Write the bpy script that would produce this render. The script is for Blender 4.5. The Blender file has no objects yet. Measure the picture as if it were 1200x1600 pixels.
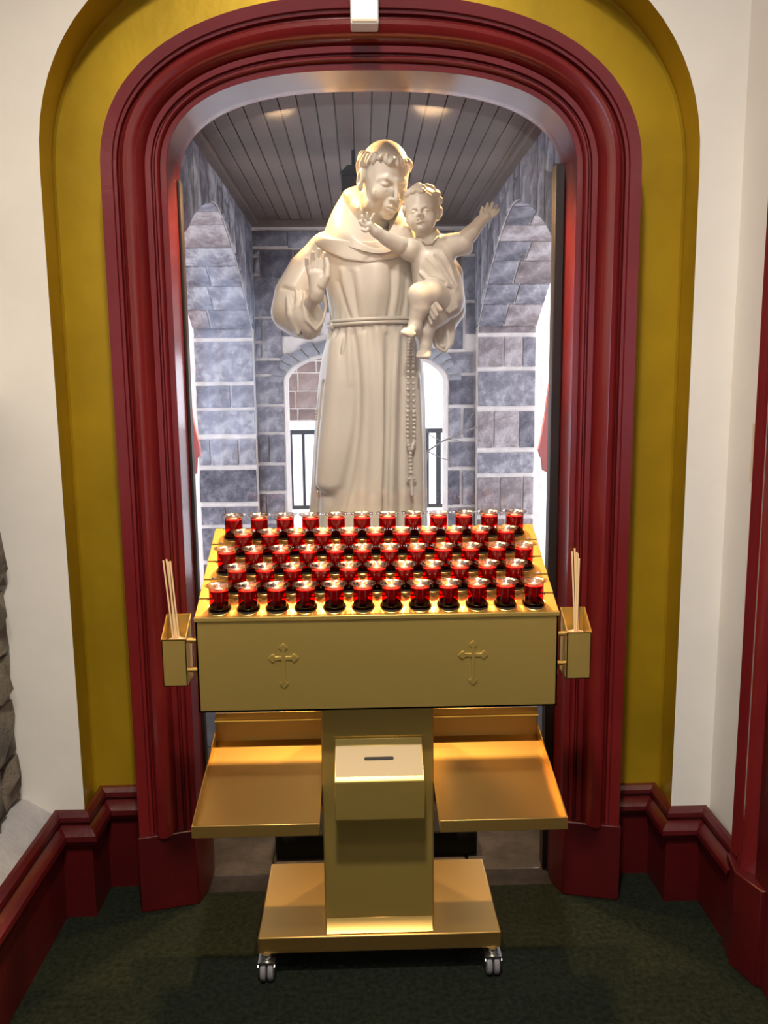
import bpy, math, random
import numpy as np
from mathutils import Vector, Matrix

random.seed(7)
rng = np.random.default_rng(11)
C = bpy.context.scene.collection
scene = bpy.context.scene

# ------------------------------------------------------------------ camera
FPX, PITCH, YAW, ROLL = 1294.0, 0.1516, 0.0262, 0.0105
CAM = np.array([-0.04, 0.0, 1.5])
_f = np.array([math.sin(YAW)*math.cos(PITCH), math.cos(YAW)*math.cos(PITCH), -math.sin(PITCH)])
_r0 = np.array([math.cos(YAW), -math.sin(YAW), 0.0])
_d0 = np.cross(_f, _r0)
_r = math.cos(ROLL)*_r0 + math.sin(ROLL)*_d0
_d = math.cos(ROLL)*_d0 - math.sin(ROLL)*_r0
cam_data = bpy.data.cameras.new('camera')
cam_data.sensor_fit = 'VERTICAL'
cam_data.sensor_height = 24.0
cam_data.lens = FPX*24.0/1600.0
cam_data.clip_start = 0.02
cam = bpy.data.objects.new('camera', cam_data)
C.objects.link(cam)
m = Matrix.Identity(4)
for i in range(3):
    m[i][0] = _r[i]; m[i][1] = -_d[i]; m[i][2] = -_f[i]; m[i][3] = CAM[i]
cam.matrix_world = m
scene.camera = cam

# ------------------------------------------------------------------ world, lights, exposure
world = bpy.data.worlds.new('sky'); scene.world = world
world.use_nodes = True
bg = world.node_tree.nodes['Background']
bg.inputs[0].default_value = (0.84, 0.90, 1.0, 1)
bg.inputs[1].default_value = 3.8

def area_light(name, loc, target, size, power, col, shape='DISK', spread=math.pi):
    L = bpy.data.lights.new(name, 'AREA')
    L.shape = shape; L.size = size; L.energy = power; L.color = col; L.spread = spread
    o = bpy.data.objects.new(name, L); C.objects.link(o)
    o.location = loc
    o.rotation_euler = (Vector(target)-Vector(loc)).to_track_quat('-Z', 'Y').to_euler()
    return o
area_light('hall_downlight', (-0.08, 0.45, 3.36), (0.0, 1.55, 0.3), 0.18, 35, (1.0, 0.90, 0.79), spread=1.95)
area_light('hall_fill_light', (-0.25, -0.25, 3.36), (0.0, 0.9, 0.0), 0.26, 16, (1.0, 0.95, 0.88), spread=2.6)  # unseen fill lamp, added since the dome lamps alone light too weakly

scene.view_settings.view_transform = 'Standard'
scene.view_settings.look = 'None'
scene.view_settings.gamma = 1.0
scene.view_settings.use_curve_mapping = False
scene.view_settings.exposure = 0.0

# ------------------------------------------------------------------ helpers
def at(u, v, D):
    """world point at distance D behind the hall (plane y = D) that was measured at photo position u, v"""
    r = _f + _r*(u-600.0)/FPX + _d*(v-800.0)/FPX
    return CAM + r*(D/r[1])

def new_mat(name):
    M = bpy.data.materials.new(name); M.use_nodes = True
    nt = M.node_tree
    return M, nt, nt.nodes['Principled BSDF']

def mat(name, col, rough=0.5, metal=0.0, var=0.0, scale=8.0, bump=0.0, bscale=60.0, coat=0.0, spec=0.5, col2=None, detail=6.0, sss=0.0, emit=None):
    M, nt, b = new_mat(name)
    b.inputs['Roughness'].default_value = rough
    b.inputs['Metallic'].default_value = metal
    b.inputs['Coat Weight'].default_value = coat
    b.inputs['Coat Roughness'].default_value = 0.12
    b.inputs['Specular IOR Level'].default_value = spec
    b.inputs['Base Color'].default_value = (*col, 1)
    tc = nt.nodes.new('ShaderNodeTexCoord')
    if var or col2:
        n = nt.nodes.new('ShaderNodeTexNoise')
        n.inputs['Scale'].default_value = scale; n.inputs['Detail'].default_value = detail
        nt.links.new(tc.outputs['Object'], n.inputs['Vector'])
        r = nt.nodes.new('ShaderNodeValToRGB')
        c2 = col2 if col2 else tuple(c*(1-var) for c in col)
        c1 = col if col2 else tuple(min(1, c*(1+var*0.6)) for c in col)
        r.color_ramp.elements[0].position = 0.32; r.color_ramp.elements[1].position = 0.68
        r.color_ramp.elements[0].color = (*c2, 1); r.color_ramp.elements[1].color = (*c1, 1)
        nt.links.new(n.outputs['Fac'], r.inputs['Fac'])
        nt.links.new(r.outputs['Color'], b.inputs['Base Color'])
    if bump:
        n2 = nt.nodes.new('ShaderNodeTexNoise')
        n2.inputs['Scale'].default_value = bscale; n2.inputs['Detail'].default_value = 5
        nt.links.new(tc.outputs['Object'], n2.inputs['Vector'])
        bp = nt.nodes.new('ShaderNodeBump')
        bp.inputs['Strength'].default_value = bump; bp.inputs['Distance'].default_value = 0.01
        nt.links.new(n2.outputs['Fac'], bp.inputs['Height'])
        nt.links.new(bp.outputs['Normal'], b.inputs['Normal'])
    if emit:
        b.inputs['Emission Color'].default_value = (*emit[0], 1)
        b.inputs['Emission Strength'].default_value = emit[1]
    return M

def thin_glass(name, tint, refl=0.05, edge=0.5, rough=0.0):
    M = bpy.data.materials.new(name); M.use_nodes = True
    nt = M.node_tree; nt.nodes.clear()
    out = nt.nodes.new('ShaderNodeOutputMaterial')
    tr = nt.nodes.new('ShaderNodeBsdfTransparent'); tr.inputs[0].default_value = (*tint, 1)
    gl = nt.nodes.new('ShaderNodeBsdfGlossy'); gl.inputs['Roughness'].default_value = rough
    lw = nt.nodes.new('ShaderNodeLayerWeight'); lw.inputs[0].default_value = 0.5
    pw = nt.nodes.new('ShaderNodeMath'); pw.operation = 'POWER'; pw.inputs[1].default_value = 4
    ma = nt.nodes.new('ShaderNodeMath'); ma.operation = 'MULTIPLY_ADD'
    ma.inputs[1].default_value = edge; ma.inputs[2].default_value = refl
    mx = nt.nodes.new('ShaderNodeMixShader')
    nt.links.new(lw.outputs['Facing'], pw.inputs[0]); nt.links.new(pw.outputs[0], ma.inputs[0])
    nt.links.new(ma.outputs[0], mx.inputs[0])
    nt.links.new(tr.outputs[0], mx.inputs[1]); nt.links.new(gl.outputs[0], mx.inputs[2])
    nt.links.new(mx.outputs[0], out.inputs[0])
    return M

def stone_mat(name, cols, rough=0.85, scale=3.0, bump=0.7, spec=0.4):
    """mottled rock; each piece gets its own tone from Object Info"""
    M, nt, b = new_mat(name)
    b.inputs['Roughness'].default_value = rough
    b.inputs['Specular IOR Level'].default_value = spec
    tc = nt.nodes.new('ShaderNodeTexCoord'); oi = nt.nodes.new('ShaderNodeObjectInfo')
    n = nt.nodes.new('ShaderNodeTexNoise'); n.inputs['Scale'].default_value = scale
    n.inputs['Detail'].default_value = 10; n.inputs['Roughness'].default_value = 0.74
    nt.links.new(tc.outputs['Object'], n.inputs['Vector'])
    mul = nt.nodes.new('ShaderNodeMath'); mul.operation = 'MULTIPLY_ADD'
    mul.inputs[1].default_value = 0.42
    nt.links.new(oi.outputs['Random'], mul.inputs[0])
    sc = nt.nodes.new('ShaderNodeMath'); sc.operation = 'MULTIPLY_ADD'
    sc.inputs[1].default_value = 2.8; sc.inputs[2].default_value = -1.10
    nt.links.new(n.outputs['Fac'], sc.inputs[0]); nt.links.new(sc.outputs[0], mul.inputs[2])
    r = nt.nodes.new('ShaderNodeValToRGB')
    while len(r.color_ramp.elements) < len(cols): r.color_ramp.elements.new(0.5)
    for i, c in enumerate(cols):
        r.color_ramp.elements[i].position = i/(len(cols)-1)*0.9+0.05
        r.color_ramp.elements[i].color = (*c, 1)
    nt.links.new(mul.outputs[0], r.inputs['Fac'])
    nt.links.new(r.outputs['Color'], b.inputs['Base Color'])
    n2 = nt.nodes.new('ShaderNodeTexNoise'); n2.inputs['Scale'].default_value = 20
    n2.inputs['Detail'].default_value = 10; n2.inputs['Roughness'].default_value = 0.7
    nt.links.new(tc.outputs['Object'], n2.inputs['Vector'])
    bp = nt.nodes.new('ShaderNodeBump'); bp.inputs['Strength'].default_value = bump
    bp.inputs['Distance'].default_value = 0.045
    nt.links.new(n2.outputs['Fac'], bp.inputs['Height'])
    nt.links.new(bp.outputs['Normal'], b.inputs['Normal'])
    return M

M = {}
M['white'] = mat('white_plaster', (0.74, 0.70, 0.62), 0.55, var=0.06, scale=3, bump=0.12, bscale=14)
M['hall_ceiling'] = mat('ceiling_paint', (0.62, 0.60, 0.55), 0.8)
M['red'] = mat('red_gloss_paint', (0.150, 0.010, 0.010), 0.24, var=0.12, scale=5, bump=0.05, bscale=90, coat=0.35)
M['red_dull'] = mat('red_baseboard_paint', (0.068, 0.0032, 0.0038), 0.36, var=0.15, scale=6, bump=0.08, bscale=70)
M['gold_paint'] = mat('gold_wall_paint', (0.47, 0.30, 0.010), 0.44, metal=0.55, var=0.16, scale=4, bump=0.10, bscale=18)
M['gold'] = mat('gold_powder_coat', (0.50, 0.345, 0.085), 0.36, metal=0.70)
M['gold_shiny'] = mat('polished_gold_sheet', (0.55, 0.34, 0.09), 0.33, metal=0.88)
M['gold_tray'] = mat('satin_gold_tray', (0.60, 0.36, 0.10), 0.37, metal=0.95)
M['gold_dark'] = mat('dark_slot', (0.02, 0.015, 0.008), 0.7)
M['chrome'] = mat('brushed_steel', (0.62, 0.62, 0.60), 0.25, metal=1.0)
M['rubber'] = mat('grey_rubber', (0.16, 0.15, 0.15), 0.6)
M['statue'] = mat('cream_painted_plaster', (0.60, 0.565, 0.495), 0.46, var=0.05, scale=5, bump=0.02, bscale=40, coat=0.06)
M['carpet'] = mat('dark_green_carpet', (0.021, 0.025, 0.014), 0.95, col2=(0.006, 0.010, 0.006), scale=75, bump=1.0, bscale=260, spec=0.1, detail=9)
M['slate'] = stone_mat('slate_slab', [(0.016, 0.014, 0.015), (0.032, 0.028, 0.029), (0.054, 0.047, 0.048)], 0.75, 4, 0.25, 0.06)
M['mortar'] = mat('pale_mortar', (0.62, 0.54, 0.50), 0.95, var=0.15, scale=12, bump=0.4, bscale=80)
M['stone'] = stone_mat('porch_stone', [(0.050, 0.045, 0.060), (0.13, 0.115, 0.14), (0.23, 0.205, 0.235), (0.42, 0.39, 0.41)], scale=7.0)
M['stone_brown'] = stone_mat('brown_stone', [(0.10, 0.075, 0.08), (0.24, 0.18, 0.18), (0.46, 0.39, 0.39)], scale=7.0)
M['stone_light'] = stone_mat('pale_stone', [(0.16, 0.15, 0.17), (0.26, 0.25, 0.28), (0.36, 0.34, 0.36)])
M['stone_far'] = stone_mat('warm_brown_stone', [(0.11, 0.065, 0.055), (0.20, 0.13, 0.11), (0.30, 0.22, 0.19)])
M['rubble'] = stone_mat('rubble_stone', [(0.10, 0.085, 0.065), (0.24, 0.20, 0.15), (0.40, 0.32, 0.23)], 0.9, 6, 1.0)
M['cement'] = mat('grey_cement', (0.36, 0.34, 0.33), 0.9, var=0.2, scale=7, bump=0.4, bscale=50)
M['board'] = stone_mat('weathered_board', [(0.066, 0.040, 0.031), (0.098, 0.062, 0.049), (0.130, 0.086, 0.069)], 0.5, 2.0, 0.12)
M['wood'] = mat('pale_wood', (0.48, 0.33, 0.22), 0.6, var=0.2, scale=10)
M['dark_wood'] = mat('dark_brown_wood', (0.016, 0.010, 0.008), 0.45, var=0.2)
M['iron'] = mat('black_iron', (0.018, 0.018, 0.022), 0.5)
M['concrete'] = mat('pale_concrete', (0.60, 0.60, 0.60), 0.9, var=0.1)
M['pedestal'] = mat('black_stone', (0.010, 0.0095, 0.009), 0.7, var=0.3, spec=0.15)
M['plastic'] = mat('white_plastic', (0.82, 0.80, 0.72), 0.35)
M['stick'] = mat('pale_stick_wood', (0.72, 0.52, 0.27), 0.6)
M['sand'] = mat('tan_sand', (0.55, 0.36, 0.22), 0.95, var=0.2, scale=60, bump=0.8, bscale=300)
M['wax'] = mat('red_wax', (0.52, 0.010, 0.015), 0.35)
M['wick'] = mat('white_wick', (0.92, 0.88, 0.78), 0.5)
M['tape'] = mat('tan_tape', (0.62, 0.50, 0.34), 0.5)
M['dome'] = mat('lit_dome_glass', (1, 0.9, 0.8), 0.4, emit=((1.0, 0.64, 0.34), 14))
M['red_board'] = mat('faded_red_board', (0.60, 0.19, 0.24), 0.55)
M['twig'] = mat('grey_twig', (0.20, 0.16, 0.14), 0.8)
M['red_glass'] = thin_glass('red_glass', (0.66, 0.010, 0.020), 0.05, 0.4)
M['clear_glass'] = thin_glass('clear_glass', (0.86, 0.78, 0.76), 0.34, 0.6, 0.14)
M['pane'] = thin_glass('window_glass', (0.98, 0.98, 0.985), 0.048, 0.4, 0.06)

class MB:
    def __init__(s): s.v = []; s.f = []
    def add(s, verts, faces):
        o = len(s.v); s.v += [tuple(map(float, p)) for p in verts]
        s.f += [tuple(i+o for i in f) for f in faces]; return s
    def box(s, x0, x1, y0, y1, z0, z1):
        return s.add([(x0,y0,z0),(x1,y0,z0),(x1,y1,z0),(x0,y1,z0),(x0,y0,z1),(x1,y0,z1),(x1,y1,z1),(x0,y1,z1)],
                     [(0,3,2,1),(4,5,6,7),(0,1,5,4),(1,2,6,5),(2,3,7,6),(3,0,4,7)])
    def prism(s, poly, axis, a0, a1):
        """poly: 2-D points, extruded along axis"""
        n = len(poly)
        def P(p, a):
            return {'x': (a, p[0], p[1]), 'y': (p[0], a, p[1]), 'z': (p[0], p[1], a)}[axis]
        vs = [P(p, a0) for p in poly]+[P(p, a1) for p in poly]
        fs = [tuple(range(n))[::-1], tuple(range(n, 2*n))]+[(i, (i+1) % n, n+(i+1) % n, n+i) for i in range(n)]
        return s.add(vs, fs)
    def grid(s, rows, closed_u=False, closed_v=False):
        """rows: list of rows of points"""
        R = len(rows); K = len(rows[0]); vs = [p for r in rows for p in r]; fs = []
        for i in range(R if closed_v else R-1):
            for j in range(K if closed_u else K-1):
                i2 = (i+1) % R; j2 = (j+1) % K
                fs.append((i*K+j, i*K+j2, i2*K+j2, i2*K+j))
        return s.add(vs, fs)
    def lathe(s, prof, c=(0, 0, 0), n=24, axis='z'):
        rows = []
        for r, h in prof:
            row = []
            for k in range(n):
                a = 2*math.pi*k/n; p = (r*math.cos(a), r*math.sin(a), h)
                if axis == 'x': p = (p[2], p[0], p[1])
                if axis == 'y': p = (p[0], p[2], p[1])
                row.append((c[0]+p[0], c[1]+p[1], c[2]+p[2]))
            rows.append(row)
        return s.grid(rows, closed_u=True)
    def tube(s, pts, rad, n=8, closed=False):
        pts = [Vector(p) for p in pts]; N = len(pts)
        rads = rad if isinstance(rad, (list, tuple)) else [rad]*N
        rows = []
        for i, p in enumerate(pts):
            a = pts[(i-1) % N] if (closed or i > 0) else p
            b = pts[(i+1) % N] if (closed or i < N-1) else p
            t = (b-a).normalized()
            up = Vector((0, 0, 1)) if abs(t.z) < 0.9 else Vector((0, 1, 0))
            x = t.cross(up).normalized(); y = x.cross(t)
            rows.append([tuple(p+(x*math.cos(2*math.pi*k/n)+y*math.sin(2*math.pi*k/n))*rads[i]) for k in range(n)])
        o = len(s.v)
        s.grid(rows, closed_u=True, closed_v=closed)
        if not closed:
            s.f.append(tuple(o+k for k in range(n))); s.f.append(tuple(o+(N-1)*n+k for k in range(n))[::-1])
        return s
    def sphere(s, c, r, n=8, m_=6):
        r = r if isinstance(r, (tuple, list)) else (r, r, r)
        rows = [[(c[0]+r[0]*math.sin(math.pi*i/m_)*math.cos(2*math.pi*k/n), c[1]+r[1]*math.sin(math.pi*i/m_)*math.sin(2*math.pi*k/n),
                  c[2]+r[2]*math.cos(math.pi*i/m_)) for k in range(n)] for i in range(m_+1)]
        return s.grid(rows, closed_u=True)
    def mesh(s, name, sharp=35, fix=True):
        me = bpy.data.meshes.new(name); me.from_pydata(s.v, [], s.f); me.validate()
        if fix:
            import bmesh
            b = bmesh.new(); b.from_mesh(me); bmesh.ops.recalc_face_normals(b, faces=b.faces); b.to_mesh(me); b.free()
        if sharp:
            me.polygons.foreach_set('use_smooth', [True]*len(me.polygons))
            me.set_sharp_from_angle(angle=math.radians(sharp))
        return me
    def build(s, name, material, parent=None, sharp=35, bevel=0.0, fix=True, label=None):
        return link(name, s.mesh(name, sharp, fix), material, parent, bevel, label)

def link(name, me, material, parent=None, bevel=0.0, label=None):
    if material is not None and not me.materials: me.materials.append(material)
    o = bpy.data.objects.new(name, me); C.objects.link(o)
    if parent is not None:
        o.parent = parent; o.matrix_parent_inverse = Matrix.Translation(-Vector(parent.location))
    if bevel:
        b = o.modifiers.new('bevel', 'BEVEL'); b.width = bevel; b.segments = 2; b.limit_method = 'ANGLE'
        b.angle_limit = math.radians(40); b.harden_normals = False
    if label: o['label'] = label
    return o

def tag(o, label=None, cat=None, group=None, kind=None):
    if label: o['label'] = label
    if cat: o['category'] = cat
    if group: o['group'] = group
    if kind: o['kind'] = kind
    return o

def struct(o, label, cat):
    return tag(o, label, cat, kind='structure')

def empty(name, loc=(0, 0, 0)):
    o = bpy.data.objects.new(name, None); C.objects.link(o); o.location = loc
    o.empty_display_size = 0.1
    return o

# ------------------------------------------------------------------ outlines of the arched doorway
def outline(a, zs, b, n, z0, steps=40, vert=1):
    """points from the left foot over the crown to the right foot: (x, z)"""
    pts = [(-a, z0+(zs-z0)*i/vert) for i in range(vert)]
    for i in range(steps+1):
        th = math.pi*(1-i/steps)
        c, s_ = math.cos(th), math.sin(th)
        pts.append((a*math.copysign(abs(c)**(2/n), c), zs+b*abs(s_)**(2/n)))
    pts += [(a, z0+(zs-z0)*i/vert) for i in range(vert-1, -1, -1)]
    return pts
Z0 = 0.0
INNER = lambda z0=Z0, steps=40: outline(0.534, 2.035, 0.262, 2.65, z0, steps)
OUTER = lambda z0=Z0, steps=40: outline(0.690, 2.035, 0.422, 2.3, z0, steps)
GOLD_OUT = lambda z0=Z0, steps=40: outline(0.842, 2.05, 0.62, 2.3, z0, steps)
GOLD_IN = lambda z0=Z0, steps=40: outline(0.858, 2.05, 0.62, 2.3, z0, steps)
Y_WALL, Y_GOLD, Y_JAMB = 2.222, 2.365, 2.42
HZ = 3.4                                     # hall ceiling

# ------------------------------------------------------------------ hall: floor, walls, ceiling
struct(MB().box(-1.3, 1.3, -5.0, 2.30, -0.06, 0.0).box(-0.9, -0.53, 2.30, 2.37, -0.06, 0.0).box(0.53, 0.9, 2.30, 2.37, -0.06, 0.0).build('floor', M['carpet'], sharp=0), 'dark green carpet in front of the arched doorway', 'carpet')
struct(MB().box(-1.3, 1.3, -5.0, 2.55, HZ, HZ+0.08).build('ceiling', M['hall_ceiling'], sharp=0), 'pale hall ceiling above the doorway', 'ceiling')
# wall with the arched recess
w = MB(); go = GOLD_OUT()
for s_ in (-1, 1):
    w.prism([(s_*1.06, Y_WALL), (s_*0.842, Y_WALL), (s_*0.866, Y_WALL+0.06), (s_*0.87, Y_WALL+0.3), (s_*1.06, Y_WALL+0.3)], 'z', 0, HZ)
rows = [[(x, Y_WALL, z) for x, z in go[1:-1]], [(x, Y_WALL, HZ) for x, z in go[1:-1]]]
w.grid(rows)
wall_back = struct(w.build('wall_back', M['white'], sharp=20, fix=False), 'off-white plaster wall around the gold arched recess', 'wall')
gi = GOLD_IN(); ou = OUTER()
g = MB(); g.grid([[(x, Y_WALL, z) for x, z in go], [(x, Y_WALL+0.01, z) for x, z in go], [(x, Y_GOLD-0.006, z) for x, z in gi], [(x*0.994, Y_GOLD, z-0.004 if z > 0 else 0) for x, z in gi],
      [(x*0.93, Y_GOLD, z*0.975) for x, z in ou]])
struct(g.build('wall_recess', M['gold_paint'], sharp=40), 'gold painted arched recess around the red door frame', 'wall recess')

for X_, nm_ in ((-0.58, 'left'), (0.47, 'right')):
    dl = empty('dome_lamp', (X_, -1.1, HZ)); tag(dl, 'warm dome lamp on the hall ceiling, %s one of the pair' % nm_, 'lamp', 'hall dome lamps')
    MB().lathe([(0, HZ), (.15, HZ), (.15, HZ-.02), (.13, HZ-.025), (0, HZ-.025)], (X_, -1.1, 0), 24).build('mount', M['hall_ceiling'], dl)
    MB().lathe([(.128, HZ-.025), (.12, HZ-.05), (.09, HZ-.08), (.04, HZ-.095), (0, HZ-.098)], (X_, -1.1, 0), 24).build('dome', M['dome'], dl)
# left wall: rubble stone above a cement ledge, plaster higher up, window far back
wl = MB()
wl.box(-1.20, -1.035, -5.0, -4.6, 0, HZ); wl.box(-1.20, -1.035, -0.45, 2.25, 0, HZ)
wl.box(-1.20, -1.035, -4.6, -0.45, 0, 0.95); wl.box(-1.20, -1.035, -4.6, -0.45, 2.45, HZ)
wall_left = struct(wl.build('wall_left', M['cement'], sharp=20), 'left side wall of rough rubble stone', 'wall')
wr = MB().box(0.955, 1.12, -5.0, 2.3, 0, HZ)
wall_right = struct(wr.build('wall_right', M['white'], sharp=20), 'right side wall of off-white plaster', 'wall')
struct(MB().box(-1.2, 1.12, -5.1, -5.0, 0, HZ).build('wall_front', M['white'], sharp=20), 'plain plaster wall at the far end of the hall', 'wall')
struct(MB().prism([(-1.05, 0.0), (-0.93, 0.0), (-0.93, 0.300), (-0.935, 0.306), (-1.0, 0.350), (-1.05, 0.36)], 'y', -0.6, 2.222).build('trim_1', M['cement'], sharp=20),
       'grey cement ledge under the rubble stone wall', 'ledge')

def stone(fn, a0, a1, b0, b1, h, name, material, parent, mg=0.006, na=3, nb=3, rough=0.35):
    """one block proud of its wall: fn(a, b, h) gives the point h above the wall face"""
    a0 += mg; a1 -= mg; b0 += mg; b1 -= mg
    rows = []
    for i in range(-1, nb+2):
        row = []
        for j in range(-1, na+2):
            ii = min(max(i, 0), nb); jj = min(max(j, 0), na)
            hh = -0.004 if (i < 0 or j < 0 or i > nb or j > na) else h*(1+random.uniform(-rough, rough)*(1.0 if 0 < ii < nb and 0 < jj < na else 0.6))
            if ii in (0, nb) or jj in (0, na): hh = hh if hh < 0 else hh*0.62
            ta = jj/na; tb = ii/nb
            ja = random.uniform(-1, 1)*0.10/na if hh > 0 else 0; jb = random.uniform(-1, 1)*0.10/nb if hh > 0 else 0
            if jj in (0, na): ja *= 0.35
            if ii in (0, nb): jb *= 0.35
            row.append(fn(a0+(a1-a0)*(ta+ja), b0+(b1-b0)*(tb+jb), hh))
        rows.append(row)
    mb = MB().grid(rows)
    me = mb.mesh(name, 60)
    # centre the mesh so texture and tone vary block by block
    c = np.mean(np.array(mb.v), axis=0)
    me.transform(Matrix.Translation(Vector(-c)))
    o = link(name, me, material, parent)
    o.location = c
    return o

fnL = lambda a, b, h: (-1.035+h, a, b)
zz = 0.36
rr = [(0.36, 0.50), (0.50, 0.66), (0.66, 0.79), (0.79, 0.97), (0.97, 1.13), (1.13, 1.30), (1.30, 1.48)]
for i, (z0, z1) in enumerate(rr):
    y = 2.22
    for k in range(4):
        wdt = 0.14+random.random()*0.22 if (k or i % 2) else 0.10
        stone(fnL, y-wdt, y, z0, z1, 0.035, 'rubble_stone', M['rubble'], wall_left, 0.008, rough=0.6)
        y -= wdt
wn = empty('window_2', (-1.12, -1.4, 0.95)); struct(wn, 'daylit side window in the left wall of the hall', 'window')
MB().box(-1.125, -1.119, -4.6, -0.45, 0.95, 2.45).build('pane', thin_glass('frosted_pane', (0.84, 0.89, 1.0), 0.03, 0.2), wn)
for yy_ in (-4.6, -3.2, -1.8, -0.49): MB().box(-1.14, -1.10, yy_, yy_+0.04, 0.95, 2.45).build('mullion', M['white'], wn)
# plaster over the upper part of the left wall
MB().box(-1.036, -1.004, -0.45, 2.222, 1.48, HZ).build('plaster_skin', M['white'], wall_left)

# ------------------------------------------------------------------ red moulded door frame
PROF = [(0, .150), (0, .002), (.004, 0), (.18, 0), (.19, .008), (.235, .008), (.245, .022), (.265, .023), (.285, .010), (.32, -.004), (.37, -.013), (.44, -.018),
        (.51, -.016), (.57, -.008), (.615, .006), (.64, .020), (.66, .023), (.668, .011), (.755, .011), (.765, .023), (.79, .023), (.80, .013), (.83, .006), (.86, .006), (.885, .012), (.893, .020), (.915, .020), (.92, .013), (.995, .013), (1.0, .016)]
def arch_frame(parent, xf, z0, name='moulding'):
    inn = INNER(z0, 60); out = OUTER(z0, 60)
    n = len(inn)
    cuts = [(0, 1), (1, 17), (17, 45), (45, n-2), (n-2, n-1)]
    for (i0, i1) in cuts:
        rows = []
        for i in range(i0, i1+1):
            row = []
            for t, d in PROF:
                x = out[i][0]*(1-t)+inn[i][0]*t; z = out[i][1]*(1-t)+inn[i][1]*t
                row.append(xf(x, 2.214+0.036*t+d, z))
            rows.append(row)
        # tiny joint between the sections
        mb = MB().grid(rows)
        o = mb.build(name, M['red'], parent, sharp=28)
frame = empty('trim_2', (0, 2.214, 0)); struct(frame, 'glossy dark red moulded frame around the arched window', 'door frame')
idf = lambda x, y, z: (x, y, z)
arch_frame(frame, idf, 0.228)
# jamb lining inside the moulding
inn = INNER(0.0)
jb = MB().grid([[(x, 2.262, z) for x, z in inn], [(x, Y_JAMB, z) for x, z in inn]])
jb.build('jamb_lining', M['red'], frame, sharp=28)
for sgn in (-1, 1):
    poly = [(sgn*0.694, 2.365), (sgn*0.694, 2.208), (sgn*0.536, 2.246), (sgn*0.520, 2.30), (sgn*0.520, 2.42), (sgn*0.60, 2.42)]
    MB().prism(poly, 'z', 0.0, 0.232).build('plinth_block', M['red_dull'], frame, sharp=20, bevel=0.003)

# baseboards (profile swept with mitres)
BPROF = [(0.0, .318), (.010, .316), (.020, .304), (.022, .291), (.014, .284), (.014, .278), (.030, .270), (.041, .257), (.043, .243), (.036, .229), (.027, .224), (.027, .216), (.022, .210), (.022, 0.0)]
def baseboard(name, path, label, zs=1.0):
    rows = []
    N = len(path)
    for o_, z in BPROF:
        row = []
        for i, p in enumerate(path):
            p = Vector(p)
            d1 = (p-Vector(path[i-1])).normalized() if i > 0 else None
            d2 = (Vector(path[i+1])-p).normalized() if i < N-1 else None
            d1 = d1 or d2; d2 = d2 or d1
            n1 = Vector((d1.y, -d1.x)); n2 = Vector((d2.y, -d2.x))
            mt = (n1+n2).normalized(); k = 1/max(0.3, mt.dot(n1))
            q = p+mt*o_*k
            row.append((q.x, q.y, z*zs))
        rows.append(row)
    # close towards the wall
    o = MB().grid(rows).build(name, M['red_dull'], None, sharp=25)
    return struct(o, label, 'baseboard')
baseboard('baseboard_left', [(-0.925, -4.9), (-0.925, 2.222), (-0.842, 2.222), (-0.842, 2.365), (-0.69, 2.365)], 'moulded dark red baseboard stepping into the recess below the left stone wall')
baseboard('baseboard_right', [(0.69, 2.365), (0.846, 2.365), (0.846, 2.222), (0.945, 2.222), (0.945, 1.98)], 'moulded dark red baseboard stepping out of the recess to the right side door', 0.90)

# side doorway in the right wall
sd = empty('door_1', (0.955, 1.32, 0)); struct(sd, 'dark red moulded doorway in the right side wall', 'doorway')
xs = lambda x, y, z: (0.905+(y-2.196)*1.0, 1.32-x, z)
arch_frame(sd, xs, 0.262)
MB().prism([(0.955, 2.02), (0.915, 2.015), (0.898, 1.93), (0.925, 1.845), (0.955, 1.84)], 'z', 0, 0.262).build('plinth_block', M['red_dull'], sd, sharp=20, bevel=0.003)
MB().prism([(0.955, 0.62), (0.91, 0.625), (0.90, 0.71), (0.925, 0.79), (0.955, 0.80)], 'z', 0, 0.262).build('plinth_block', M['red_dull'], sd, sharp=20, bevel=0.003)

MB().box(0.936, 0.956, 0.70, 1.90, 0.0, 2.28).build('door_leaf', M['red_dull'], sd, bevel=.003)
for z0_, z1_ in ((0.18, 0.95), (1.10, 2.0)):
    for y0_ in (0.86, 1.36): MB().box(0.926, 0.940, y0_, y0_+0.40, z0_, z1_).build('door_panel', M['red_dull'], sd, bevel=.006)

# ------------------------------------------------------------------ window pane with its dark stiles
win = empty('window_1', (0, 2.40, 0)); struct(win, 'large clear pane filling the arched doorway', 'window')
op = outline(0.530, 2.035, 0.258, 2.65, -0.006, 40)
pn = MB(); pn.prism(op, 'y', 2.392, 2.398)
pn.build('pane', M['pane'], win, sharp=20)
MB().box(0.507, 0.533, 2.386, 2.43, 0.0, 2.10).build('frame_stile', M['dark_wood'], win, bevel=0.002)
MB().box(-0.534, -0.526, 2.386, 2.42, 0.0, 2.06).build('frame_stile', M['dark_wood'], win, bevel=0.002)

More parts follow.
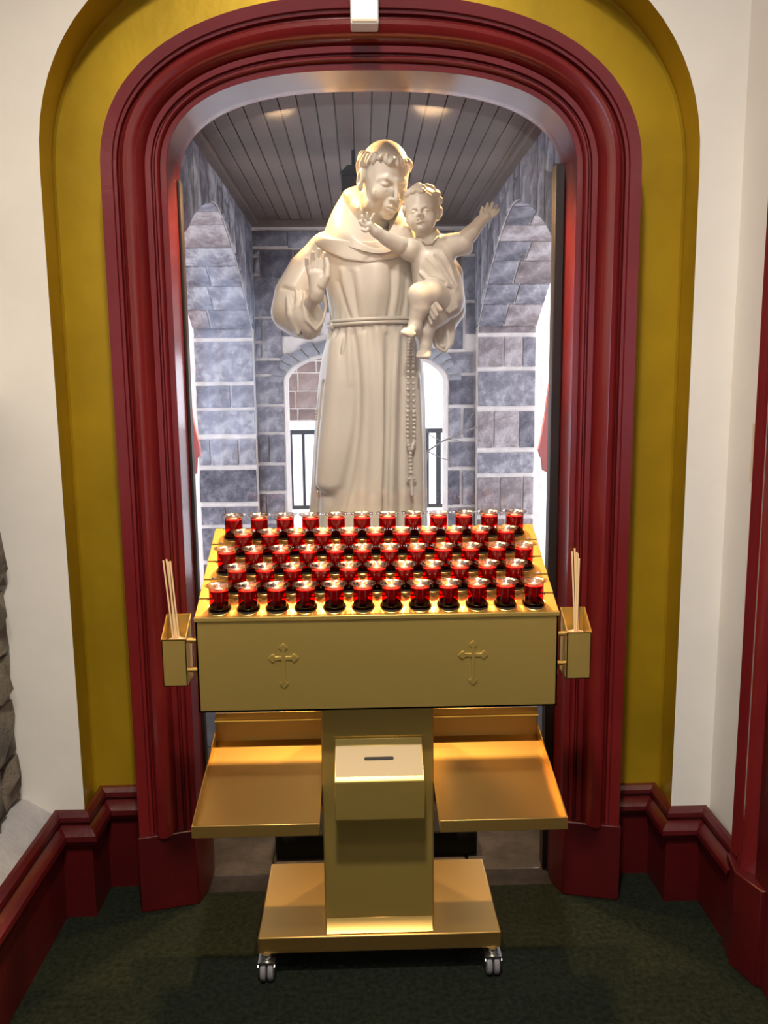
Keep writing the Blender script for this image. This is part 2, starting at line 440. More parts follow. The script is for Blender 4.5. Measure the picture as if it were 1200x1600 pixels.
# ------------------------------------------------------------------ stone porch beyond the glass
PX, PT, PB, PC = 0.80, 0.42, 6.1, 2.646     # inner half width, wall thickness, back wall, ceiling
YA, HA = 4.66, 1.35                         # centre and half span of the side arches
def soff(y):
    t = min(1.0, abs(y-YA)/HA)
    return 1.90+0.57*(1-t**1.6)
def slab(parent, x0, x1, y0, y1):
    o = MB().box(x0+0.004, x1-0.004, y0+0.004, y1-0.004, -0.05, -0.008+random.uniform(-0.002, 0.002)).build('slab', M['slate'], parent, sharp=20, bevel=0.004)
pf = struct(MB().box(-1.3, 1.3, 2.30, 6.6, -0.12, -0.02).build('floor_porch', M['slate'], sharp=0), 'grey slate slab floor of the porch', 'floor')
yy = 2.302
for r_ in range(8):
    d_ = 0.52
    xx = -1.28+(0.0 if r_ % 2 else -0.3)
    while xx < 1.28:
        slab(pf, max(xx, -1.28), min(xx+0.62, 1.28), yy, yy+d_)
        xx += 0.62
    yy += d_
# ceiling of boards
pc = struct(MB().box(-1.3, 1.3, 2.44, 6.6, PC+0.02, PC+0.10).build('ceiling_porch', M['dark_wood'], sharp=0), 'weathered board ceiling of the porch', 'ceiling')
bw = 0.0765; x = -PX-0.02; k = 0
while x < PX:
    me = MB().prism([(-bw/2+0.002, PC+0.02), (-bw/2+0.002, PC+0.004), (-bw/2+0.006, PC), (bw/2-0.006, PC), (bw/2-0.002, PC+0.004), (bw/2-0.002, PC+0.02)], 'y', 2.45, PB-0.02).mesh('board', 20)
    o = link('board', me, M['board'], pc); o.location = (x+bw/2, 0, random.uniform(-0.0015, 0.0015))
    x += bw
# cornice strips where boards meet the walls
for sgn in (-1, 1):
    MB().box(min(sgn*(PX-0.06), sgn*PX), max(sgn*(PX-0.06), sgn*PX), 2.45, PB-0.02, PC-0.028, PC+0.002).build('edge_strip', M['board'], pc, bevel=0.003)
MB().box(-PX, PX, PB-0.08, PB-0.0, PC-0.035, PC+0.002).build('edge_strip', M['board'], pc, bevel=0.003)
# front wall of the porch (inner side of the doorway wall)
fw = MB(); i2 = outline(0.56, 2.035, 0.285, 2.65, 0.0, 40)
fw.grid([[(x_, 2.43, z_) for x_, z_ in i2[1:-1]], [(x_, 2.43, PC+0.1) for x_, z_ in i2[1:-1]]])
fw.box(-1.3, -0.56, 2.425, 2.435, 0, 2.035); fw.box(0.56, 1.3, 2.425, 2.435, 0, 2.035)
fw.box(-1.3, -0.56, 2.425, 2.435, 2.035, PC+.1); fw.box(0.56, 1.3, 2.425, 2.435, 2.035, PC+.1)
struct(fw.build('wall_porch_front', M['mortar'], sharp=20, fix=False), 'inner porch wall around the glazed doorway', 'wall')
# side walls with arches
side_walls = {}
for sgn, nm in ((-1, 'left'), (1, 'right')):
    mb = MB(); ys = [YA-HA+2*HA*i/40 for i in range(41)]
    for X in (PX, PX+PT):
        mb.grid([[(sgn*X, y, soff(y)) for y in ys], [(sgn*X, y, PC+0.1) for y in ys]])
    mb.grid([[(sgn*PX, y, soff(y)) for y in ys], [(sgn*(PX+PT), y, soff(y)) for y in ys]])
    a, b = sorted((sgn*PX, sgn*(PX+PT)))
    mb.box(a, b, 2.43, YA-HA, 0, PC+0.1); mb.box(a, b, YA+HA, PB+0.3, 0, PC+0.1)
    side_walls[sgn] = struct(mb.build('wall_porch_'+nm, M['mortar'], sharp=20, fix=False), nm+' stone side wall of the porch with an open arch', 'wall')
    W = side_walls[sgn]
    # voussoirs over the arch
    y = 2.62
    while y < PB-0.06:
        wd = 0.14+random.random()*0.14
        y1 = min(y+wd, PB-0.03)
        f3 = lambda a_, b_, h, s=sgn: (s*(PX-h), a_, soff(a_)+(PC-0.01-soff(a_))*b_)
        if y1-y > 0.06:
            if random.random() < 0.5:
                stone(f3, y, y1, 0, 1, 0.018, 'voussoir', M['stone'], W, 0.007)
            else:
                c_ = 0.45+random.random()*0.2
                stone(f3, y, y1, 0, c_, 0.018, 'voussoir', M['stone'], W, 0.007); stone(f3, y, y1, c_, 1, 0.02, 'voussoir', M['stone'], W, 0.007)
        y = y1
    # near pier of the side wall
    z = 0.0
    while z < 1.85:
        h_ = 0.2+random.random()*0.12
        stone(lambda a_, b_, h, s=sgn: (s*(PX-h), a_, b_), 2.45, YA-HA-0.01, z, min(z+h_, 1.88), 0.02, 'stone_block', M['stone'], W)
        z += h_
    # soffit blocks
    tt = 0.0; ts = [YA+HA-0.02]
    y = YA+HA-0.02
    while y > YA-HA+0.1:
        slope = (soff(y)-soff(y-0.02))/0.02
        y -= 0.22/math.sqrt(1+slope*slope)*(0.8+0.5*random.random()); ts.append(max(y, YA-HA+0.02))
    def fs(a_, b_, h, s=sgn):
        e = 0.01
        sl = (soff(a_+e)-soff(a_-e))/(2*e); n_ = 1/math.sqrt(1+sl*sl)
        return (s*b_, a_+h*sl*n_, soff(a_)-h*n_)
    for ya, yb in zip(ts[1:], ts[:-1]):
        sp = [PX, PX+PT*(0.35+0.35*random.random()), PX+PT] if random.random() < 0.7 else [PX, PX+PT]
        for q0, q1 in zip(sp[:-1], sp[1:]):
            stone(fs, ya, yb, q0, q1, 0.018, 'arch_stone', M['stone_brown'] if random.random() < 0.35 else M['stone'], W)
# far jambs of the side arches, courses as in the photograph
YJ = YA+HA
zr = lambda v: float(at(740, v, YJ)[2])
right_rows = [(469, 522, [0, 1]), (526, 575, [0, .44, .76, 1]), (579, 636, [0, 1]), (642, 701, [0, .28, .72, 1]), (706, 741, [0, 1]), (745, 806, [0, .40, .80, 1]), (810, 850, [0, .5, 1]), (853, 905, [0, 1]), (908, 960, [0, .4, 1]), (965, 1020, [0, 1])]
left_rows = [(471, 526, [0, 1]), (529, 594, [0, 1]), (597, 634, [0, .60, 1]), (636, 675, [0, 1]), (680, 723, [0, .22, .70, 1]), (728, 780, [0, 1]), (785, 815, [0, .45, 1]), (818, 870, [0, 1]), (874, 925, [0, .6, 1]), (930, 985, [0, 1])]
for sgn, rows_ in ((1, right_rows), (-1, left_rows)):
    for v0, v1, sp in rows_:
        zb, zt = max(0.02, zr(v1)), zr(v0)
        zt = min(zt, 1.92)
        if zt < 0.1: continue
        sp2 = sp if sgn > 0 else [1-q for q in sp][::-1]
        for q0, q1 in zip(sp2[:-1], sp2[1:]):
            fj = lambda a_, b_, h, s=sgn: (s*a_, YJ-h, b_)
            stone(fj, PX+PT*q0, PX+PT*q1, zb, zt, 0.022, 'stone_block', M['stone_brown'] if (sgn > 0 and random.random() < 0.5) else M['stone'], side_walls[sgn], 0.007)

# back wall with its arch
AB, ZB, BB = 0.595, 1.53, 0.225
def barch(x): return ZB+BB*math.sqrt(max(0.0, 1-(x/AB)**2))
bm_ = MB(); xs_ = [-AB*math.cos(math.pi*i/32) for i in range(33)]
for Y in (PB, PB+0.40):
    bm_.grid([[(x_, Y, barch(x_)) for x_ in xs_], [(x_, Y, PC+0.1) for x_ in xs_]])
bm_.grid([[(x_, PB, barch(x_)) for x_ in xs_], [(x_, PB+0.40, barch(x_)) for x_ in xs_]])
bm_.box(-1.3, -AB, PB, PB+0.40, 0, PC+0.1); bm_.box(AB, 1.3, PB, PB+0.40, 0, PC+0.1)
wpb = struct(bm_.build('wall_porch_back', M['mortar'], sharp=20, fix=False), 'stone back wall of the porch with an arched opening to daylight', 'wall')
fb = lambda a_, b_, h: (a_, PB-h, b_)
def bstone(u0, v0, u1, v1):
    p = at(u0, v1, PB-0.02); q = at(u1, v0, PB-0.02)
    x0 = max(p[0], -PX+0.004); x1 = min(q[0], PX-0.004)
    stone(fb, x0, x1, p[2], q[2], 0.024, 'stone_block', M['stone'], wpb, 0.007)
for r4 in [(391, 359, 449, 386), (449, 359, 502, 388), (392, 388, 406, 400), (392, 401, 406, 429), (407, 389, 457, 436), (390, 430, 436, 496), (437, 437, 480, 496), (390, 497, 409, 534),
           (410, 497, 440, 561), (391, 535, 409, 561), (391, 562, 442, 586), (391, 587, 443, 633), (391, 634, 444, 677), (392, 678, 421, 724), (422, 678, 445, 724), (393, 726, 445, 769), (393, 771, 417, 815), (418, 771, 445, 815),
           (394, 817, 446, 860), (394, 862, 420, 905), (421, 862, 446, 905), (394, 907, 447, 960), (502, 359, 560, 400), (458, 389, 520, 436), (481, 437, 540, 490), (441, 497, 500, 527),
           (560, 359, 620, 390), (620, 359, 680, 400), (680, 359, 712, 395), (713, 359, 744, 398), (690, 398, 722, 427), (723, 400, 744, 470), (690, 429, 721, 494), (690, 496, 725, 547), (727, 472, 744, 523), (700, 549, 740, 584),
           (701, 586, 742, 634), (701, 636, 722, 687), (724, 636, 742, 685), (700, 689, 742, 731), (699, 734, 720, 790), (722, 734, 742, 790), (700, 792, 742, 840), (700, 842, 742, 890), (700, 892, 742, 940), (640, 402, 690, 440), (540, 402, 640, 450), (640, 442, 690, 500)]:
    bstone(*r4)
# voussoirs of the back arch
def fv(a_, b_, h):
    th = a_
    x_ = -(AB+b_)*math.cos(th); z_ = ZB+(BB+b_*1.0)*math.sin(th)
    return (x_, PB-h, z_)
nv = 19
for i in range(nv):
    stone(fv, math.pi*i/nv, math.pi*(i+1)/nv, 0.0, 0.13 if i % 2 else 0.11, 0.03, 'voussoir', M['stone_light'], wpb, 0.010, 2, 2)

# daylight outside: ground, far wall, railing
struct(MB().box(-8, 8, 6.5, 30, -0.2, -0.02).build('floor_outside', M['concrete'], sharp=0), 'pale paved ground outside the porch', 'ground')
fw_ = struct(MB().box(-2.4, -0.28, 9.4, 9.8, 1.10, 2.9).build('wall_outside', M['mortar'], sharp=0), 'brown stone wall seen outside through the porch arch', 'wall')
z = 1.12; r_ = 0
while z < 2.3:
    h_ = random.choice([0.13, 0.17, 0.2]); x = -1.7-random.random()*0.2
    while x < -0.3:
        wd = random.choice([0.16, 0.22, 0.3, 0.36])
        stone(lambda a_, b_, h: (a_, 9.4-h, b_), x, min(x+wd, -0.29), z, z+h_, 0.02, 'stone_block', M['stone_far'], fw_, 0.008, 2, 2)
        x += wd
    z += h_
MB().box(-2.4, -0.9, 9.4, 9.8, 0, 1.10).build('lower_wall', M['mortar'], fw_)
ra = empty('railing', (0, 8.5, 0)); tag(ra, 'black iron railing beyond the porch arch', 'railing')
MB().box(-1.0, 1.0, 8.48, 8.53, 1.015, 1.06).build('top_rail', M['iron'], ra, bevel=0.004)
MB().box(-1.0, 1.0, 8.485, 8.525, 0.24, 0.28).build('bottom_rail', M['iron'], ra, bevel=0.004)
for X in (-0.98, -0.03, 0.95):
    MB().box(X, X+0.05, 8.48, 8.53, -0.02, 1.08).build('post', M['iron'], ra, bevel=0.004)
X = -0.90
while X < 0.92:
    wdt = 0.028 if int(X*100) % 2 else 0.05
    if not (-0.08 < X < 0.05): MB().box(X, X+wdt, 8.49, 8.52, 0.28, 1.015).build('baluster', M['iron'], ra)
    X += 0.125
# bare branch by the right pier
br = MB()
pts = [at(u, v, 5.75) for u, v in [(668, 705), (690, 690), (715, 680), (742, 668), (770, 657), (800, 650)]]
br.tube(pts, [0.006, 0.006, 0.005, 0.004, 0.003, 0.002], 5)
for line in ([(700, 686), (722, 690), (735, 712)], [(715, 680), (728, 664), (742, 642)], [(690, 690), (672, 680), (660, 662)], [(742, 668), (756, 672), (764, 668)], [(668, 705), (690, 716), (706, 720)]):
    br.tube([at(u, v, 5.75) for u, v in line], [0.004, 0.003, 0.002], 5)
br.tube([at(668, 705, 5.75), np.array([0.36, 5.8, 0.6]), np.array([0.30, 5.85, -0.01])], [0.006, 0.009, 0.012], 6)
tag(br.build('bare_branch', M['twig']), 'bare grey twig growing beside the right porch pier', 'twig')
# lantern under the ceiling behind the figure
la = empty('porch_lantern', (0, 5.0, PC)); tag(la, 'dark hanging box lantern under the porch ceiling', 'lantern')
la.location = (-0.06, 4.3, PC-0.002)
MB().box(-0.12, 0.0, 4.24, 4.36, 2.36, 2.52).build('lamp_box', M['iron'], la, bevel=0.006)
MB().prism([(-0.13, 2.52), (0.01, 2.52), (-0.03, 2.56), (-0.09, 2.56)], 'y', 4.23, 4.37).build('lamp_cap', M['iron'], la)
MB().lathe([(0.010, 2.56), (0.010, PC)], (-0.06, 4.30, 0), 8).build('stem', M['iron'], la)
# two bare spot lamps close under the ceiling, just above the doorway
for X, side, tg in ((-0.42, 'left', (-0.03, 3.0, 2.12)), (0.42, 'right', (0.08, 2.98, 2.12))):
    Y = 3.22
    sp = empty('ceiling_lamp', (X, Y, PC)); tag(sp, 'warm spot lamp on the porch ceiling behind the statue, %s one of two' % side, 'lamp', 'porch ceiling lamps')
    p0 = Vector((X, Y, PC-0.075)); dr = (Vector(tg)-p0).normalized()
    MB().tube([p0-dr*0.04, p0-dr*0.025, p0, p0+dr*0.02], [0.016, 0.03, 0.034, 0.035], 16).build('lamp_head', M['iron'], sp)
    MB().tube([(X, Y, PC-0.05), (X, Y, PC+0.001)], 0.007, 8).build('stem', M['iron'], sp)
    L = bpy.data.lights.new('lamp_bulb', 'SPOT'); L.energy = 130; L.color = (1.0, 0.56, 0.20); L.spot_size = math.radians(58); L.spot_blend = 0.4; L.shadow_soft_size = 0.03
    lo = bpy.data.objects.new('lamp_bulb', L); C.objects.link(lo); lo.location = p0+dr*0.05
    lo.rotation_euler = dr.to_track_quat('-Z', 'Y').to_euler()
# two small spotlights above the doorway, turned down towards the candle stand
for X, side in ((-0.28, 'left'), (0.24, 'right')):
    sp = empty('door_spotlight', (X, 2.60, PC)); tag(sp, 'small black spotlight inside above the window, %s one of two' % side, 'spotlight', 'spotlights above the window')
    tgt = Vector((X*1.1, 1.98, 0.6)); p0 = Vector((X, 2.60, PC-0.10)); dr = (tgt-p0).normalized()
    MB().tube([p0-dr*0.05, p0-dr*0.03, p0, p0+dr*0.03], [0.02, 0.036, 0.04, 0.042], 16).build('lamp_head', M['iron'], sp)
    MB().tube([(X, 2.60, PC-0.06), (X, 2.60, PC+0.001)], 0.008, 8).build('stem', M['iron'], sp)
    L = bpy.data.lights.new('spot_bulb', 'SPOT'); L.energy = 290; L.color = (1.0, 0.66, 0.30); L.spot_size = math.radians(62); L.spot_blend = 0.6; L.shadow_soft_size = 0.03
    lo = bpy.data.objects.new('spot_bulb', L); C.objects.link(lo); lo.location = p0+dr*0.065
    lo.rotation_euler = dr.to_track_quat('-Z', 'Y').to_euler()
# unseen neutral fill spot in the middle, added to light the statue's front
sp = empty('statue_fill_spot', (-0.06, 2.53, PC)); tag(sp, 'small black fill spotlight added above the middle of the window, aimed at the statue', 'spotlight')
p0 = Vector((-0.10, 2.53, PC-0.10)); dr = (Vector((0.0, 2.90, 1.72))-p0).normalized()
MB().tube([p0-dr*0.05, p0-dr*0.03, p0, p0+dr*0.03], [0.02, 0.036, 0.04, 0.042], 16).build('lamp_head', M['iron'], sp)
MB().tube([(-0.10, 2.53, PC-0.06), (-0.10, 2.53, PC+0.001)], 0.008, 8).build('stem', M['iron'], sp)
L = bpy.data.lights.new('statue_fill_bulb', 'SPOT'); L.energy = 15; L.color = (1.0, 0.91, 0.80); L.spot_size = math.radians(62); L.spot_blend = 0.8; L.shadow_soft_size = 0.035
lo = bpy.data.objects.new('statue_fill_bulb', L); C.objects.link(lo); lo.location = p0+dr*0.065
lo.rotation_euler = dr.to_track_quat('-Z', 'Y').to_euler()
# red boards fixed outside beside the doorway
for sgn in (-1, 1):
    if sgn < 0: px = [(286, 596), (293, 596), (297, 622), (301, 650), (307, 678), (312, 696), (313, 712), (308, 716), (308, 722), (307, 740), (298, 744), (292, 700)]
    else: px = [(866, 590), (858, 595), (854, 622), (850, 655), (845, 685), (841, 702), (844, 714), (846, 715), (848, 735), (858, 740), (866, 738)]
    ps = [at(u, v, 2.50) for u, v in px]
    o = MB().prism([(p[0], p[2]) for p in ps], 'y', 2.495, 2.512).build('red_board', M['red_board'], None, sharp=20)
    tag(o, 'small red painted board at the %s edge of the window, outside the glass' % ('left' if sgn < 0 else 'right'), 'board', 'red boards beside the window')

# ================================================================== statue (implicit surfaces meshed with surface nets)
class SDF:
    def __init__(s, lo, hi, res, frame=None):
        s.lo = np.array(lo, float); s.res = res
        s.n = np.ceil((np.array(hi)-s.lo)/res).astype(int)+1
        s.D = np.full(tuple(s.n), 1.0, np.float32)
        s.frame = frame                                   # (R, c, scale): local -> world
    def region(s, lo, hi):
        a = np.clip(np.floor((np.array(lo)-s.lo)/s.res).astype(int), 0, s.n)
        b = np.clip(np.ceil((np.array(hi)-s.lo)/s.res).astype(int)+1, 0, s.n)
        if np.any(b <= a): return None
        sl = tuple(slice(i, j) for i, j in zip(a, b))
        ax = [np.float32(s.lo[k]+s.res*np.arange(a[k], b[k])) for k in range(3)]
        return sl, ax[0][:, None, None], ax[1][None, :, None], ax[2][None, None, :]
    def comb(s, fn, lo, hi, k, mode):
        mrg = (k+3*s.res) if k else 3*s.res
        r = s.region(np.array(lo)-mrg, np.array(hi)+mrg)
        if r is None: return
        sl, x, y, z = r
        d = fn(x, y, z).astype(np.float32); a = s.D[sl]
        if mode == 'add':
            if k:
                h = np.clip(0.5+0.5*(a-d)/k, 0, 1); v = a*(1-h)+d*h-k*h*(1-h)
            else: v = np.minimum(a, d)
        elif mode == 'sub':
            if k:
                h = np.clip(0.5-0.5*(a+d)/k, 0, 1); v = a*(1-h)+(-d)*h+k*h*(1-h)
            else: v = np.maximum(a, -d)
        else:
            v = np.maximum(a, d)
        s.D[sl] = v
    def cap(s, a, b, ra, rb=None, k=0.01, mode='add'):
        a = np.array(a, float); b = np.array(b, float); rb = ra if rb is None else rb
        ab = b-a; L2 = max(float(ab@ab), 1e-10); R = max(ra, rb)
        def fn(x, y, z):
            px, py, pz = x-a[0], y-a[1], z-a[2]
            h = np.clip((px*ab[0]+py*ab[1]+pz*ab[2])/L2, 0, 1)
            return np.sqrt((px-ab[0]*h)**2+(py-ab[1]*h)**2+(pz-ab[2]*h)**2)-(ra+(rb-ra)*h)
        s.comb(fn, np.minimum(a, b)-R, np.maximum(a, b)+R, k, mode)
    def chain(s, pts, rads, k=0.01, mode='add'):
        P = np.array(pts, float); R = max(rads)
        def fn(x, y, z):
            d = None
            for i in range(len(P)-1):
                a, b = P[i], P[i+1]; ab = b-a; L2 = max(float(ab@ab), 1e-10)
                px, py, pz = x-a[0], y-a[1], z-a[2]
                h = np.clip((px*ab[0]+py*ab[1]+pz*ab[2])/L2, 0, 1)
                e = np.sqrt((px-ab[0]*h)**2+(py-ab[1]*h)**2+(pz-ab[2]*h)**2)-(rads[i]+(rads[i+1]-rads[i])*h)
                d = e if d is None else np.minimum(d, e)
            return d
        s.comb(fn, P.min(0)-R, P.max(0)+R, k, mode)
    def ell(s, c, r, k=0.01, mode='add', rot=None):
        c = np.array(c, float); r = np.array(r, float); R = r.max()
        def fn(x, y, z):
            px, py, pz = x-c[0], y-c[1], z-c[2]
            if rot is not None:
                px, py, pz = (rot[0][0]*px+rot[1][0]*py+rot[2][0]*pz, rot[0][1]*px+rot[1][1]*py+rot[2][1]*pz, rot[0][2]*px+rot[1][2]*py+rot[2][2]*pz)
            k0 = np.sqrt((px/r[0])**2+(py/r[1])**2+(pz/r[2])**2)
            k1 = np.sqrt((px/r[0]**2)**2+(py/r[1]**2)**2+(pz/r[2]**2)**2)+1e-9
            return k0*(k0-1)/k1
        s.comb(fn, c-R, c+R, k, mode)
    def mesh(s, name):
        D = s.D; D[0] = D[-1] = 1; D[:, 0] = D[:, -1] = 1; D[:, :, 0] = D[:, :, -1] = 1
        S = D < 0
        cnt = np.zeros(tuple(s.n-1), np.int8)
        for i in (0, 1):
            for j in (0, 1):
                for l in (0, 1):
                    cnt += S[i:S.shape[0]-1+i, j:S.shape[1]-1+j, l:S.shape[2]-1+l]
        I = np.argwhere((cnt > 0) & (cnt < 8))
        idx = np.full(cnt.shape, -1, np.int32); idx[tuple(I.T)] = np.arange(len(I))
        acc = np.zeros((len(I), 3)); num = np.zeros(len(I))
        corners = [(i, j, l) for i in (0, 1) for j in (0, 1) for l in (0, 1)]
        for a in corners:
            for ax in range(3):
                if a[ax]: continue
                b = list(a); b[ax] = 1
                va = D[I[:, 0]+a[0], I[:, 1]+a[1], I[:, 2]+a[2]]; vb = D[I[:, 0]+b[0], I[:, 1]+b[1], I[:, 2]+b[2]]
                mk = (va < 0) != (vb < 0)
                t = np.where(mk, va/np.where(mk, va-vb, 1), 0)
                p = np.tile(np.array(a, float), (len(I), 1)); p[:, ax] += t
                acc += p*mk[:, None]; num += mk
        V = s.lo+(I+acc/num[:, None])*s.res
        F = []
        for ax in range(3):
            o1, o2 = [(1, 2), (2, 0), (0, 1)][ax]
            n = list(D.shape); n[ax] -= 1
            a = S[tuple(slice(0, n[k]) for k in range(3))]
            sh = [slice(0, n[k]) for k in range(3)]; sh[ax] = slice(1, n[ax]+1)
            b = S[tuple(sh)]
            E_ = np.argwhere(a != b)
            flip = a[tuple(E_.T)]
            q = []
            for d1, d2 in ((-1, -1), (0, -1), (0, 0), (-1, 0)):
                e = E_.copy(); e[:, o1] += d1; e[:, o2] += d2
                q.append(idx[tuple(e.T)])
            q = np.stack(q, 1)
            q = np.where(flip[:, None], q, q[:, ::-1])
            F.append(q)
        F = np.concatenate(F); F = F[(F >= 0).all(1)]
        if s.frame is not None:
            R, c, sc = s.frame
            V = (V*sc)@np.array(R).T+np.array(c)
        me = bpy.data.meshes.new(name)
        me.vertices.add(len(V)); me.vertices.foreach_set('co', V.astype(np.float32).ravel())
        me.loops.add(len(F)*4); me.loops.foreach_set('vertex_index', F.astype(np.int32).ravel())
        me.polygons.add(len(F)); me.polygons.foreach_set('loop_start', np.arange(0, len(F)*4, 4, dtype=np.int32))
        me.polygons.foreach_set('use_smooth', np.ones(len(F), bool))
        me.update(calc_edges=True); me.validate()
        return me

DS = 2.95                       # depth of the statue's axis
PXM = 0.002245                  # metres per photo pixel there
def S(u, v, dy=0.0): return at(u, v, DS+dy)
def zv(v): return float(S(580, v)[2])
st = empty('saint_statue', (0.0, DS, 0.50))
tag(st, 'cream statue of a tonsured friar holding a small child with outstretched arms', 'statue')
mst = M['statue']

# ---- robe profile: photo height, centre, half width (px), half depth (m)
LV = [(335, 592, 30, .070), (350, 590, 52, .088), (362, 588, 82, .102), (378, 586, 99, .112), (400, 584, 86, .118), (430, 582, 75, .120), (470, 582, 68, .115), (505, 582, 65, .110), (522, 583, 70, .114),
      (560, 581, 79, .124), (600, 580, 83, .132), (700, 577, 88, .142), (800, 575, 92, .150), (900, 574, 95, .154), (1010, 573, 98, .156)]
LZ = np.array([zv(a) for a, *_ in LV])[::-1]
LX = np.array([S(b, a)[0] for a, b, *_ in LV])[::-1]
LRX = np.array([c*PXM for _, _, c, _ in LV])[::-1]
LRY = np.array([d for *_, d in LV])[::-1]
_zf = np.linspace(LZ[0], LZ[-1], 400)
_kk = np.exp(-np.linspace(-2.2, 2.2, 31)**2); _kk /= _kk.sum()
def _sm(f):
    g_ = np.interp(_zf, LZ, f); g_ = np.concatenate([np.full(15, g_[0]), g_, np.full(15, g_[-1])])
    return np.convolve(g_, _kk, 'valid')
LX, LRX, LRY = _sm(LX), _sm(LRX), _sm(LRY); LZ = _zf
def smooth_interp(z, xp, fp):
    return np.interp(z, xp, fp)
def torso(x, y, z, grow=0.0):
    cx = smooth_interp(z, LZ, LX); rx = smooth_interp(z, LZ, LRX)+grow; ry = smooth_interp(z, LZ, LRY)+grow
    dx = (x-cx); dy = (y-DS)
    q = np.sqrt((dx/rx)**2+(dy/ry)**2)
    g = np.sqrt((dx/rx**2)**2+(dy/ry**2)**2)+1e-6
    return np.clip(q*(q-1)/g, -0.2, 0.5), dx, dy, rx, ry
def front_y(X, Z, off=0.0):
    cx = np.interp(Z, LZ, LX); rx = np.interp(Z, LZ, LRX); ry = np.interp(Z, LZ, LRY)
    t = max(-0.97, min(0.97, (X-cx)/rx))
    return DS-ry*math.sqrt(1-t*t)+off
def onrobe(u, v, off=0.0):
    """point on the robe's front seen at photo position u, v"""
    dy = -0.12
    for _ in range(6):
        p = S(u, v, dy); dy = front_y(p[0], p[2], off)-DS
    return S(u, v, dy)

rb = SDF((-0.37, 2.70, 0.50), (0.36, 3.16, 2.10), 0.0046)
zlo, zhi = 0.515, zv(345)
def robe_fn(x, y, z):
    d, dx, dy, rx, ry = torso(x, y, z)
    th = np.arctan2(dx/rx, -dy/ry)
    low = np.clip((zv(505)-z)/0.9, 0, 1)                          # below the belt
    up = np.clip((z-zv(500))/0.15, 0, 1)
    f = low*0.008*np.sin(th*13+np.sin(z*3.0)*0.8)+low*0.004*np.sin(th*23+z*2)
    f = f+up*0.0035*np.sin(th*17+z*3)*np.clip((zv(420)-z)/0.1, 0, 1)
    near = np.exp(-((z-zv(507))/0.05)**2)
    f = f+near*0.004*np.sin(th*30)
    d = d-f*np.where(np.abs(th) < 1.3, 0.55, 1.0)
    top = zv(368)+np.clip(dy, -.12, .12)*(zv(348)-zv(392))/.2
    return np.maximum(d, np.maximum(zlo-z, z-top))
rb.comb(robe_fn, (-0.37, 2.70, 0.5), (0.36, 3.16, 2.1), 0, 'add')
# leg pressing through the cloth, long folds
def fold(pts, r, k, mode, off):
    rr_ = r if isinstance(r, list) else [r]*len(pts)
    A_ = np.array([(u, v, q) for (u, v), q in zip(pts, rr_)], float); n_ = len(A_); B_ = []
    for i in range(n_-1):
        p0, p1, p2, p3 = A_[max(i-1, 0)], A_[i], A_[i+1], A_[min(i+2, n_-1)]
        for t in (0, .25, .5, .75): B_.append(.5*((2*p1)+(-p0+p2)*t+(2*p0-5*p1+4*p2-p3)*t*t+(-p0+3*p1-3*p2+p3)*t**3))
    B_.append(A_[-1]); P = [onrobe(q[0], q[1], off) for q in B_]; rr_ = [max(.001, q[2]) for q in B_]
    rb.chain(P, rr_, k, mode)
fold([(528, 540), (525, 620), (520, 700), (515, 752)], [.020, .036, .046, .042], .05, 'add', .018)
fold([(500, 772), (514, 779), (530, 772)], [.010, .012, .010], .03, 'sub', -.014)
fold([(553, 522), (560, 580), (562, 640), (556, 690), (544, 750), (530, 800)], [.005, .011, .015, .017, .017, .016], .018, 'sub', -.004)
fold([(567, 525), (574, 600), (573, 680), (566, 800), (562, 990)], [.006, .012, .015, .017, .018], .03, 'add', .006)
fold([(590, 520), (596, 600), (598, 700), (592, 800), (590, 990)], [.010, .018, .02, .02, .02], .03, 'add', .010)
fold([(606, 525), (606, 600), (606, 680), (603, 800), (602, 990)], [.006, .011, .013, .013, .013], .016, 'sub', -.003)
fold([(622, 520), (617, 590), (614, 680), (611, 800), (611, 990)], [.005, .008, .009, .010, .010], .014, 'add', .001)
fold([(630, 530), (629, 600), (627, 690), (626, 800), (626, 990)], [.005, .009, .011, .011, .011], .012, 'sub', -.002)
fold([(650, 590), (653, 680), (655, 800), (657, 990)], [.008, .012, .013, .013], .025, 'add', .004)
fold([(540, 520), (533, 560), (520, 620)], [.003, .004, .003], .010, 'sub', -.001)
fold([(528, 516), (518, 560), (507, 620)], [.003, .005, .004], .012, 'sub', -.001)
fold([(545, 516), (546, 560), (548, 600)], [.004, .006, .004], .012, 'add', .002)
fold([(508, 600), (500, 700), (493, 800)], [.006, .008, .008], .015, 'sub', -.001)
# folds of the bodice
fold([(535, 422), (543, 460), (553, 496)], [.005, .007, .004], .014, 'add', .003)
fold([(528, 440), (538, 470), (547, 497)], [.004, .005, .003], .010, 'sub', -.001)
fold([(548, 425), (554, 460), (560, 496)], [.003, .005, .003], .010, 'sub', -.001)
fold([(558, 424), (563, 460), (567, 494)], [.004, .005, .003], .012, 'add', .002)
fold([(588, 424), (586, 455), (584, 486)], [.020, .028, .018], .05, 'add', .018)
fold([(612, 420), (612, 460), (606, 494)], [.004, .005, .003], .012, 'sub', -.001)
fold([(622, 418), (620, 460), (614, 496)], [.005, .005, .003], .012, 'add', .002)
fold([(635, 430), (633, 470), (626, 498)], [.004, .006, .003], .012, 'sub', -.001)
